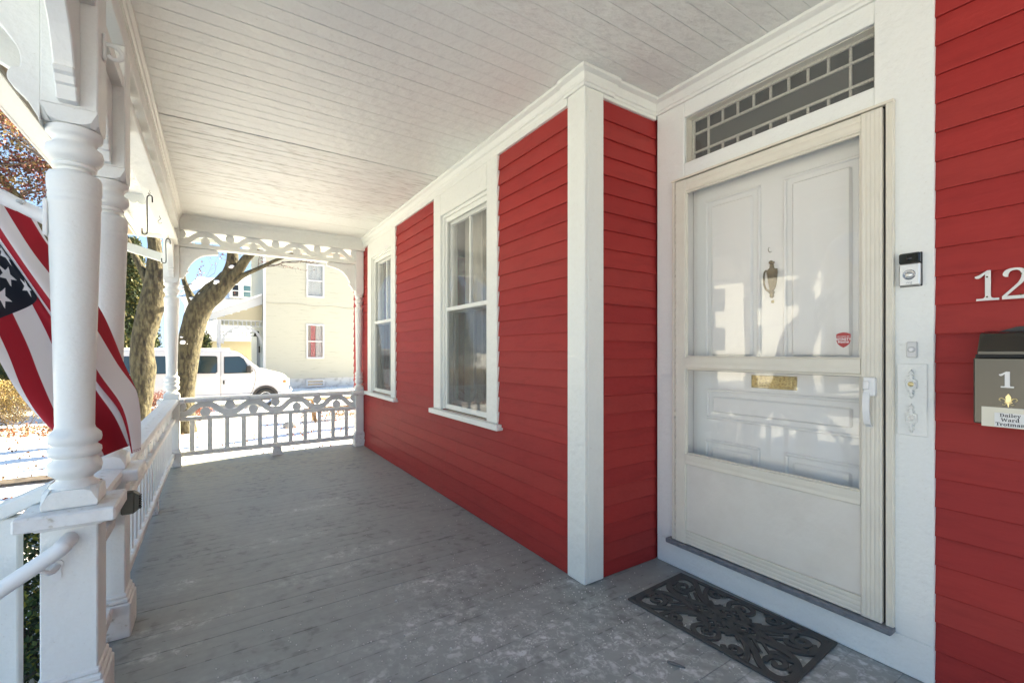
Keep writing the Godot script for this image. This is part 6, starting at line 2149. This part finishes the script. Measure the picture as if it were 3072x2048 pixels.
func make_mat_rug():
	var cx := 1.980
	var cd := 1.215
	var L := 0.755
	var W := 0.455
	var t := thing("door_mat", "black rubber scrollwork door mat lying before the storm door", "mat", P(cx, 0, cd))
	var rot := Basis(Vector3.UP, deg_to_rad(2.6))
	var o := P(cx, 0, cd)
	var xf := Transform3D(rot, o)
	# u along the length (towards the camera side, -D), v across; open scrolls on a border
	var G := func(u: float, v: float, y: float) -> Vector3: return xf * Vector3(v, y, u)
	var b := MB.new()
	var y0 := 0.0015
	for q in [[-L / 2, -W / 2, L / 2, -W / 2 + 0.022], [-L / 2, W / 2 - 0.022, L / 2, W / 2], [-L / 2, -W / 2 + 0.022, -L / 2 + 0.022, W / 2 - 0.022], [L / 2 - 0.022, -W / 2 + 0.022, L / 2, W / 2 - 0.022]]:
		b.box(Vector3(q[1], y0, q[0]), Vector3(q[3], 0.0115, q[2]), 0.002, xf)
	part("border", b, M.rubber, t)
	# corner webs
	for su in [-1.0, 1.0]:
		for sv in [-1.0, 1.0]:
			var cm := MB.new()
			var pl := PackedVector2Array([Vector2(su * (L / 2 - 0.021), sv * (W / 2 - 0.021)), Vector2(su * (L / 2 - 0.021), sv * (W / 2 - 0.085)), Vector2(su * (L / 2 - 0.04), sv * (W / 2 - 0.05)), Vector2(su * (L / 2 - 0.09), sv * (W / 2 - 0.021))])
			cm.prism(pl, xf * Vector3(0, y0, 0), rot * Vector3(0, 0, 1), rot * Vector3(1, 0, 0), rot * Vector3(0, 0.004, 0))
			part("corner_web", cm, M.rubber, t)
	var strap := func(pts: Array, w: float, top: float) -> MB:
		var m := MB.new()
		var sp := smooth(pts, 5)
		var k := sp.size()
		var lf := []
		var rt := []
		for i in k:
			var d: Vector2 = (sp[mini(i + 1, k - 1)] - sp[maxi(i - 1, 0)]).normalized()
			var nr := Vector2(-d.y, d.x) * w * 0.5
			lf.append(sp[i] + nr)
			rt.append(sp[i] - nr)
		for i in k - 1:
			var e := 0.0016
			var li: Vector2 = lf[i]
			var lj: Vector2 = lf[i + 1]
			var ri: Vector2 = rt[i]
			var rj: Vector2 = rt[i + 1]
			var ci := (li - ri).normalized() * e
			var cj := (lj - rj).normalized() * e
			m.face([G.call(li.x - ci.x, li.y - ci.y, top), G.call(lj.x - cj.x, lj.y - cj.y, top), G.call(rj.x + cj.x, rj.y + cj.y, top), G.call(ri.x + ci.x, ri.y + ci.y, top)], Vector3.UP)
			m.face([G.call(li.x, li.y, y0), G.call(lj.x, lj.y, y0), G.call(lj.x, lj.y, top - e), G.call(li.x, li.y, top - e)], rot * Vector3(ci.y, 0, ci.x))
			m.face([G.call(li.x, li.y, top - e), G.call(lj.x, lj.y, top - e), G.call(lj.x - cj.x, lj.y - cj.y, top), G.call(li.x - ci.x, li.y - ci.y, top)], rot * Vector3(ci.y, e, ci.x))
			m.face([G.call(ri.x, ri.y, y0), G.call(rj.x, rj.y, y0), G.call(rj.x, rj.y, top - e), G.call(ri.x, ri.y, top - e)], rot * Vector3(-ci.y, 0, -ci.x))
			m.face([G.call(ri.x, ri.y, top - e), G.call(rj.x, rj.y, top - e), G.call(rj.x + cj.x, rj.y + cj.y, top), G.call(ri.x + ci.x, ri.y + ci.y, top)], rot * Vector3(-ci.y, e, -ci.x))
		return m
	var top := 0.0112
	# big loops at both ends, spirals, and a crossing lattice in the middle
	for su in [-1.0, 1.0]:
		for sv in [-1.0, 1.0]:
			var S := func(list: Array) -> Array:
				var out := []
				for q in list:
					out.append(Vector2(q[0] * su, q[1] * sv))
				return out
			part("scroll", strap.call(S.call([[0.02, 0.005], [0.10, 0.045], [0.18, 0.10], [0.26, 0.185], [0.32, 0.200], [0.352, 0.165], [0.352, 0.09], [0.31, 0.03], [0.24, 0.012], [0.14, 0.03], [0.06, 0.075], [0.0, 0.125]]), 0.028, top), M.rubber, t)
			# spiral inside the loop
			var spi := []
			for i in 15:
				var a := i * 0.52
				var r := 0.045 - 0.0027 * i
				spi.append([0.285 + r * cos(a + 2.4), 0.115 + r * 1.15 * sin(a + 2.4)])
			part("scroll", strap.call(S.call(spi), 0.022, top - 0.0004), M.rubber, t)
			part("scroll", strap.call(S.call([[0.235, 0.075], [0.25, 0.055], [0.275, 0.052], [0.30, 0.06], [0.325, 0.05]]), 0.022, top - 0.0006), M.rubber, t)
			part("scroll", strap.call(S.call([[0.325, 0.13], [0.335, 0.11], [0.33, 0.09], [0.342, 0.075]]), 0.018, top - 0.0007), M.rubber, t)
			# side spirals near the long edges
			spi = []
			for i in 15:
				var a := i * 0.5
				var r := 0.042 - 0.0026 * i
				spi.append([0.135 - r * cos(a + 0.4), 0.168 + r * 0.9 * sin(a + 0.4)])
			part("scroll", strap.call(S.call(spi), 0.022, top - 0.0003), M.rubber, t)
			part("scroll", strap.call(S.call([[0.0, 0.205], [0.035, 0.19], [0.055, 0.16], [0.045, 0.125], [0.02, 0.10]]), 0.022, top - 0.0005), M.rubber, t)
			part("scroll", strap.call(S.call([[0.0, 0.165], [0.014, 0.155], [0.018, 0.14], [0.0, 0.125]]), 0.016, top - 0.0008), M.rubber, t)
			part("scroll", strap.call(S.call([[0.20, 0.205], [0.19, 0.165], [0.165, 0.12], [0.12, 0.075], [0.06, 0.04], [0.0, 0.018]]), 0.022, top - 0.0010), M.rubber, t)
	for i in 8:
		var s := -0.16 + i * 0.0457
		part("lattice_bar", strap.call([Vector2(s - 0.10, -0.10), Vector2(s, 0.0), Vector2(s + 0.10, 0.10)], 0.012, top - 0.0013), M.rubber, t)
		part("lattice_bar", strap.call([Vector2(s - 0.10, 0.10), Vector2(s, 0.0), Vector2(s + 0.10, -0.10)], 0.012, top - 0.0017), M.rubber, t)

# ------------------------------------------------------------------ hooks, handrail, stair rail, box, bench
func s_hook(label: String, at: Vector3, turn: float, h: float):
	var t := thing("plant_hook", label, "hook", at, "black hanging hooks")
	var bs := Basis(Vector3.UP, turn)
	var w := 0.022
	var p := []
	for q in arc(w * 0.5, 0, w, 0, 0, 0):
		pass
	var pts := [Vector2(w * 1.6, -0.045), Vector2(w * 1.55, -0.015)]
	for q in arc(w * 0.78, -0.012, w * 0.78, 10, 170, 6):
		pts.append(q)
	pts.append(Vector2(-0.001, -0.04))
	pts.append(Vector2(0.0, -h * 0.5))
	pts.append(Vector2(0.001, -h + 0.04))
	for q in arc(-w * 0.78, -h + 0.012, w * 0.78, -10, -170, 6):
		pts.append(q)
	pts.append(Vector2(-w * 1.55, -h + 0.015))
	pts.append(Vector2(-w * 1.6, -h + 0.04))
	var out := []
	for q in pts:
		out.append(at + bs * Vector3(q.x - w * 0.78, q.y - 0.012, 0))
	var m := MB.new()
	var sp := smooth(out, 3)
	m.tube(sp, constant(0.0042, sp.size()), 8)
	part("hook", m, M.black_iron, t)
	var sc := MB.new()
	var e := at + Vector3(0, -0.002, 0)
	sc.tube(smooth([e + Vector3(0, 0.034, 0), e + Vector3(0, 0.018, 0), e + bs * Vector3(0.006, 0.010, 0.004), e + bs * Vector3(0.0, 0.000, 0.008), e + bs * Vector3(-0.008, 0.004, 0.004), e + bs * Vector3(-0.008, 0.013, 0)], 3), constant(0.0017, 16), 6)
	part("screw_hook", sc, M.old_brass, t)

func make_porch_things():
	s_hook("long black hanging hook under the beam, nearer the second post", P(-0.395, 2.380, 4.13), -0.5, 0.27)
	s_hook("black hanging hook under the beam, by the corner post", P(-0.395, 2.380, 5.62), 0.35, 0.235)
	var sh := thing("screw_hook", "small bare screw hook under the beam between the two black hooks", "hook", P(-0.40, 2.38, 4.85))
	var m := MB.new()
	var e := P(-0.398, 2.380, 4.86)
	m.tube(smooth([e + Vector3(0, 0.034, 0), e + Vector3(0, 0.016, 0), e + Vector3(0.008, 0.006, 0.0), e + Vector3(-0.006, -0.008, 0), e + Vector3(-0.012, -0.022, 0), e + Vector3(0.0, -0.034, 0), e + Vector3(0.014, -0.028, 0)], 3), constant(0.002, 19), 6)
	part("hook", m, M.black_iron, sh)
	# white ring hook on the front post
	var rh := thing("ring_hook", "white painted ring hook high on the front post", "hook", P(-0.332, 2.30, 2.13))
	m = MB.new()
	m.box(P(-0.3315, 2.275, 2.10), P(-0.322, 2.365, 2.125), 0.003)
	m.tube(smooth([P(-0.325, 2.335, 2.115), P(-0.300, 2.335, 2.120), P(-0.282, 2.320, 2.124), P(-0.282, 2.300, 2.124), P(-0.300, 2.288, 2.12), P(-0.318, 2.296, 2.117)], 3), constant(0.0075, 16), 8)
	part("hook", m, M.white_paint, rh)
	# round handrail on the front post's pedestal
	var hr := thing("stair_handrail", "round white wooden handrail running down from the front post", "handrail", P(-0.45, 0.6, 1.98))
	m = MB.new()
	var A := P(-0.423, 0.614, 1.985)
	var B := P(-1.62, -0.20, 1.985)
	m.tube(smooth([P(-0.402, 0.636, 2.0395), P(-0.403, 0.636, 2.012), P(-0.410, 0.630, 1.990), P(-0.437, 0.607, 1.985), lerp(A, B, 0.25), B], 5), constant(0.0235, 26), 16)
	part("rail", m, M.white_plastic, hr)
	m = MB.new()
	var pp := PackedVector2Array()
	for q in smooth([Vector2(-0.017, 0.022), Vector2(0.0, 0.030), Vector2(0.017, 0.022), Vector2(0.012, 0.0), Vector2(0.012, -0.028), Vector2(0.0, -0.038), Vector2(-0.012, -0.028), Vector2(-0.012, 0.0)], 2):
		pp.append(q)
	m.prism(pp, P(-0.432, 0.545, 2.0392), Vector3.RIGHT, Vector3.UP, Vector3(0, 0, 0.004))
	m.tube(smooth([P(-0.432, 0.555, 2.036), P(-0.440, 0.550, 2.00), P(-0.468, 0.576, 1.986)], 3), smoothf([0.012, 0.008, 0.007], 3), 8)
	part("bracket", m, M.white_plastic, hr)
	# wooden stair railing behind it
	var sr := thing("stair_railing", "square white stair railing post and sloping rail left of the front post", "railing", P(-0.62, 0.3, 2.2))
	m = MB.new()
	m.box(P(-0.612, GROUND, 2.17), P(-0.553, 0.698, 2.225), 0.004)
	part("post", m, M.white_paint, sr)
	m = MB.new()
	var rp := PackedVector2Array([Vector2(-0.474, 0.800), Vector2(-0.474, 0.748), Vector2(-1.60, 0.245), Vector2(-1.60, 0.297)])
	m.prism(rp, P(0, 0, 2.155), Vector3.RIGHT, Vector3.UP, Vector3(0, 0, -0.085), false, 0.008)
	part("top_rail", m, M.white_paint, sr)
	m = MB.new()
	m.box(P(-1.60, GROUND, 2.17), P(-1.54, 0.25, 2.225), 0.004)
	part("post", m, M.white_paint, sr)
	# steps in front of the door
	var st := thing("porch_steps", "grey wooden steps leading down from the porch to the street side", "steps", P(-0.7, GROUND, 1.2))
	for i in 3:
		var y := -0.18 * (i + 1)
		part("tread", bx(P(-0.50 - 0.28 * i, y - 0.03, 0.1), P(-0.79 - 0.28 * i, y, 1.96), 0.004), M.threshold_grey, st)
		part("riser", bx(P(-0.505 - 0.28 * i, y - 0.15, 0.1), P(-0.525 - 0.28 * i, y - 0.031, 1.96), 0.002), M.white_paint, st)
	for dd in [0.06, 1.965]:
		m = MB.new()
		m.prism(PackedVector2Array([Vector2(-0.47, -0.04), Vector2(-1.38, -0.62), Vector2(-1.38, -0.95), Vector2(-0.47, -0.95)]), P(0, 0, dd), Vector3.RIGHT, Vector3.UP, Vector3(0, 0, -0.035))
		part("stringer", m, M.white_paint, st)
	# grey-green plastic box on the second post
	var gb := thing("outlet_box", "small grey-green plastic box with black teeth on the second post", "box", P(-0.33, 0.6, 2.61))
	part("case", bx(P(-0.343, 0.545, 2.551), P(-0.296, 0.640, 2.594), 0.005), M.box_green, gb)
	m = MB.new()
	m.prism(PackedVector2Array([Vector2(-0.296, 0.550), Vector2(-0.282, 0.562), Vector2(-0.282, 0.625), Vector2(-0.296, 0.636)]), P(0, 0, 2.553), Vector3.RIGHT, Vector3.UP, Vector3(0, 0, -0.038))
	part("cover", m, M.box_green, gb)
	for i in 6:
		part("tooth", bx(P(-0.282, 0.563 + i * 0.0105, 2.556), P(-0.274, 0.568 + i * 0.0105, 2.588), 0.0015), M.black_plastic, gb)
	# wooden bench in the side yard
	var wood := mat("old_wood", Color(0.30, 0.19, 0.09), 0.8)
	tri(wood, Vector3(2, 2, 2), ramp_tex(fnl(501, 0.02, 5), 256, [[0.0, Color(0.5, 0.45, 0.4)], [0.5, Color(1, 1, 1)], [1.0, Color(1.4, 1.35, 1.25)]]))
	var bn := thing("wooden_bench", "weathered wooden bench with splayed legs in the snow beyond the far railing", "bench", P(2.7, GROUND, 14.0))
	part("plank", bx(P(2.05, GROUND + 0.60, 13.7), P(3.9, GROUND + 0.64, 14.0), 0.006), wood, bn)
	part("plank", bx(P(2.05, GROUND + 0.60, 14.02), P(3.9, GROUND + 0.64, 14.32), 0.006), wood, bn)
	part("brace", bx(P(2.1, GROUND + 0.30, 13.98), P(3.8, GROUND + 0.38, 14.02), 0.005), wood, bn)
	for u in [2.3, 3.55]:
		for s in [-1.0, 1.0]:
			m = MB.new()
			m.prism(PackedVector2Array([Vector2(-0.06, 0.60), Vector2(0.03, 0.60), Vector2(0.28, -0.05), Vector2(0.19, -0.05)]), P(u, GROUND, 14.0), Vector3(0.25, 0, -s * 0.97), Vector3.UP, Vector3(0.05, 0, 0))
			part("leg", m, wood, bn)
	var rk := thing("rock", "snow-dusted grey stone on the snow beyond the far railing", "rock", P(1.65, GROUND, 13.0))
	m = MB.new()
	m.ball(P(1.65, GROUND + 0.05, 13.0), Vector3(0.20, 0.13, 0.16), 12, 8)
	var rf := fnl(503, 5.0, 2)
	for i in m.v.size():
		m.v[i] += m.n[i] * 0.04 * rf.get_noise_3dv(m.v[i])
	part("stone", m, mat("stone_grey", Color(0.25, 0.25, 0.25), 0.85), rk)
	m = MB.new()
	m.ball(P(1.65, GROUND + 0.13, 13.0), Vector3(0.13, 0.06, 0.10), 10, 6)
	part("snow_cap", m, M.snow_clump, rk)

# ------------------------------------------------------------------ flag
func flag_texture() -> ImageTexture:
	var W := 1040
	var H := 780
	var im := Image.create(W, H, false, Image.FORMAT_RGB8)
	var red := Color(0.36, 0.005, 0.018).linear_to_srgb()
	var white := Color(0.80, 0.78, 0.78).linear_to_srgb()
	var navy := Color(0.006, 0.010, 0.020).linear_to_srgb()
	var sh := H / 13.0
	for i in 13:
		im.fill_rect(Rect2i(0, int(i * sh), W, int(sh) + 1), red if i % 2 == 0 else white)
	var cw := int(W * 0.40)
	var ch := int(sh * 7)
	im.fill_rect(Rect2i(0, 0, cw, ch), navy)
	var poly := []
	for r in 9:
		var k := 6 if r % 2 == 0 else 5
		for q in k:
			var cx := cw * ((q * 2 + 1) if k == 6 else (q * 2 + 2)) / 12.0
			var cy := ch * (r + 1) / 10.0
			var R := sh * 0.40
			var star := PackedVector2Array()
			for s in 10:
				var a := -PI / 2 + s * PI / 5
				star.append(Vector2(cx, cy) + Vector2(cos(a), sin(a)) * (R if s % 2 == 0 else R * 0.40))
			for y in range(int(cy - R) - 1, int(cy + R) + 2):
				for x in range(int(cx - R) - 1, int(cx + R) + 2):
					if Geometry2D.is_point_in_polygon(Vector2(x + 0.5, y + 0.5), star):
						im.set_pixel(x, y, white)
	# hem stitching at the fly end
	for x in [W - 14, W - 8]:
		for y in range(0, H, 7):
			im.fill_rect(Rect2i(x, y, 2, 4), Color(0.45, 0.12, 0.16))
	return ImageTexture.create_from_image(im)

func ray(px: float, py: float, d: float) -> Vector3:
	return Vector3.ZERO

func make_flag():
	var fm := mat("flag_cloth", Color(1, 1, 1), 0.7)
	fm.albedo_texture = flag_texture()
	fm.backlight_enabled = true
	fm.backlight = Color(0.25, 0.25, 0.25)
	var root := thing("flag", "american flag hanging from the front post, blown in between the posts", "flag", P(-0.52, 1.68, 2.12))
	# upper edge (inner) and lower edge (outer) of the hanging cloth, then folds across
	var up := smooth([P(-0.529, 1.716, 2.135), P(-0.498, 1.621, 2.205), P(-0.440, 1.520, 2.270), P(-0.376, 1.400, 2.310), P(-0.315, 1.212, 2.340), P(-0.261, 1.056, 2.360), P(-0.245, 0.854, 2.380)], 6)
	var lo := smooth([P(-0.86, 1.88, 2.09), P(-0.68, 1.52, 2.15), P(-0.590, 1.26, 2.195), P(-0.545, 1.117, 2.22), P(-0.493, 1.003, 2.250), P(-0.442, 0.920, 2.280), P(-0.385, 0.859, 2.310)], 6)
	var nv := up.size()
	var nu := 57
	var grid := []
	var uvs := []
	for i in nu:
		var u := float(i) / (nu - 1)
		var row := []
		var ur := []
		for j in nv:
			var v := float(j) / (nv - 1)
			# folds: cloth doubles back on itself towards the fly end
			var fold := 0.05 * sin(u * 9.0 + v * 2.0) * (0.5 + 0.5 * v) * sin(PI * u)
			var uu := clampf(u + fold, 0.0, 1.0)
			var p: Vector3 = up[j].lerp(lo[j], uu)
			var dep := 0.07 * cos(u * 9.0 + v * 2.0) * (0.6 + 0.4 * v) + 0.014 * sin(u * 5.0 - v * 6.0) + 0.006 * sin(u * 21.0 + v * 5.0)
			p += Vector3(0.25, 0.1, -1.0).normalized() * dep
			row.append(p)
			ur.append(Vector2(0.17 + 0.83 * v, lerpf(lerpf(0.88, 0.74, v), lerpf(0.22, 0.34, v), u)))
		grid.append(row)
		uvs.append(ur)
	var m := MB.new()
	m.sheet(grid, uvs)
	part("cloth", m, fm, root)
	m = MB.new()
	m.tube([P(-0.500, 1.710, 2.118), P(-1.25, 2.09, 2.05)], [0.0125, 0.0125], 12)
	part("pole", m, M.white_plastic, root)
	m = MB.new()
	var slv := []
	var slr := []
	for i in 12:
		slv.append(P(-0.535, 1.728, 2.115).lerp(P(-1.0, 1.963, 2.07), i / 11.0))
		slr.append(0.021 + 0.004 * sin(i * 2.3))
	m.tube(slv, slr, 14)
	part("sleeve", m, mat("flag_white", Color(0.80, 0.78, 0.78), 0.75), root)
	# bracket on the post
	var br := thing("flag_bracket", "white metal flagpole bracket strapped to the front post", "bracket", P(-0.46, 1.69, 2.11))
	m = MB.new()
	m.box(P(-0.474, 1.635, 2.075), P(-0.462, 1.755, 2.145), 0.003)
	part("plate", m, M.white_plastic, br)
	m = MB.new()
	m.tube([P(-0.472, 1.697, 2.116), P(-0.500, 1.711, 2.113), P(-0.566, 1.744, 2.106)], [0.024, 0.022, 0.019], 16)
	part("socket", m, M.white_plastic, br)
	m = MB.new()
	m.box(P(-0.535, 1.730, 2.078), P(-0.515, 1.740, 2.096), 0.002)
	m.tube([P(-0.525, 1.725, 2.10), P(-0.525, 1.735, 2.075)], [0.004, 0.004], 6)
	part("wing_nut", m, M.silver, br)

# ------------------------------------------------------------------ grit, litter
func make_small_stuff():
	var chip := MB.new()
	chip.box(Vector3(-0.5, 0.0, -0.4), Vector3(0.5, 0.62, 0.4), 0.16)
	var mesh := chip.mesh()
	var at := []
	var tries := 0
	while at.size() < 1500 and tries < 60000:
		tries += 1
		var x := rng.randf_range(-0.25, 2.2)
		var d := rng.randf_range(0.75, 5.2)
		if d > 1.79 and x > 1.63:
			continue
		var w := exp(-pow((x - 1.25) / 0.8, 2.0)) * exp(-pow((d - 1.35) / 0.85, 2.0)) + 0.03 * exp(-d * 0.3)
		if d > 1.7 and d < 4.0 and absf(x - 1.55) < 0.12:
			w += 0.12
		if rng.randf() < w:
			at.append(P(x, 0.0006, d))
	var mm := MultiMesh.new()
	mm.transform_format = MultiMesh.TRANSFORM_3D
	mm.mesh = mesh
	mm.instance_count = at.size()
	for i in at.size():
		var s := rng.randf_range(0.0026, 0.0066) * (1.4 if rng.randf() < 0.1 else 1.0)
		mm.set_instance_transform(i, Transform3D(Basis(Vector3.UP, rng.randf() * TAU).scaled(Vector3(s, s * rng.randf_range(0.7, 1.2), s * rng.randf_range(0.7, 1.1))), at[i]))
	var o := MultiMeshInstance3D.new()
	o.name = "salt_grains"
	o.multimesh = mm
	o.material_override = mat("salt", Color(0.72, 0.71, 0.68), 0.6)
	add_child(o)
	tag(o, "white de-icing salt grains scattered over the grey porch floor", "salt")
	o.set_meta("kind", "stuff")
	# chewed twig on the boards
	var tw := MB.new()
	tw.tube(smooth([P(1.520, 0.007, 1.175), P(1.528, 0.0075, 1.155), P(1.541, 0.007, 1.13), P(1.548, 0.007, 1.112)], 3), smoothf([0.0045, 0.006, 0.005, 0.003], 3), 8)
	var ts := part("twig_stub", tw, mat("grey_twig", Color(0.16, 0.155, 0.145), 0.85))
	tag(ts, "short grey twig stub lying on the boards near the mat", "twig")
	# fallen leaves on the snow
	var spots := []
	for i in 4200:
		var x := 0.0
		var d := 0.0
		var r := rng.randf()
		if r < 0.35:
			x = rng.randf_range(-6.5, -2.6)
			d = rng.randf_range(14.6, 16.6)
		elif r < 0.55:
			x = rng.randf_range(-0.6, 1.7)
			d = 6.6 + absf(rng.randfn()) * 0.35
		elif r < 0.68:
			x = 3.2 + rng.randfn() * 0.7
			d = 15.0 + rng.randfn() * 0.7
		else:
			x = rng.randf_range(-6.0, 5.0)
			d = rng.randf_range(7.0, 18.0)
		spots.append(P(x, GROUND + 0.03, d))
	var lv := leaves("fallen_leaves", null, leaf_mesh(0.07, 0.05, 2, 0.02, 31), M.leaf, spots, [Color(0.16, 0.08, 0.035), Color(0.22, 0.10, 0.04), Color(0.12, 0.07, 0.04), Color(0.25, 0.07, 0.03)], 0.5, 1.1)
	tag(lv, "brown fallen leaves strewn over the snow", "leaves")
	lv.set_meta("kind", "stuff")
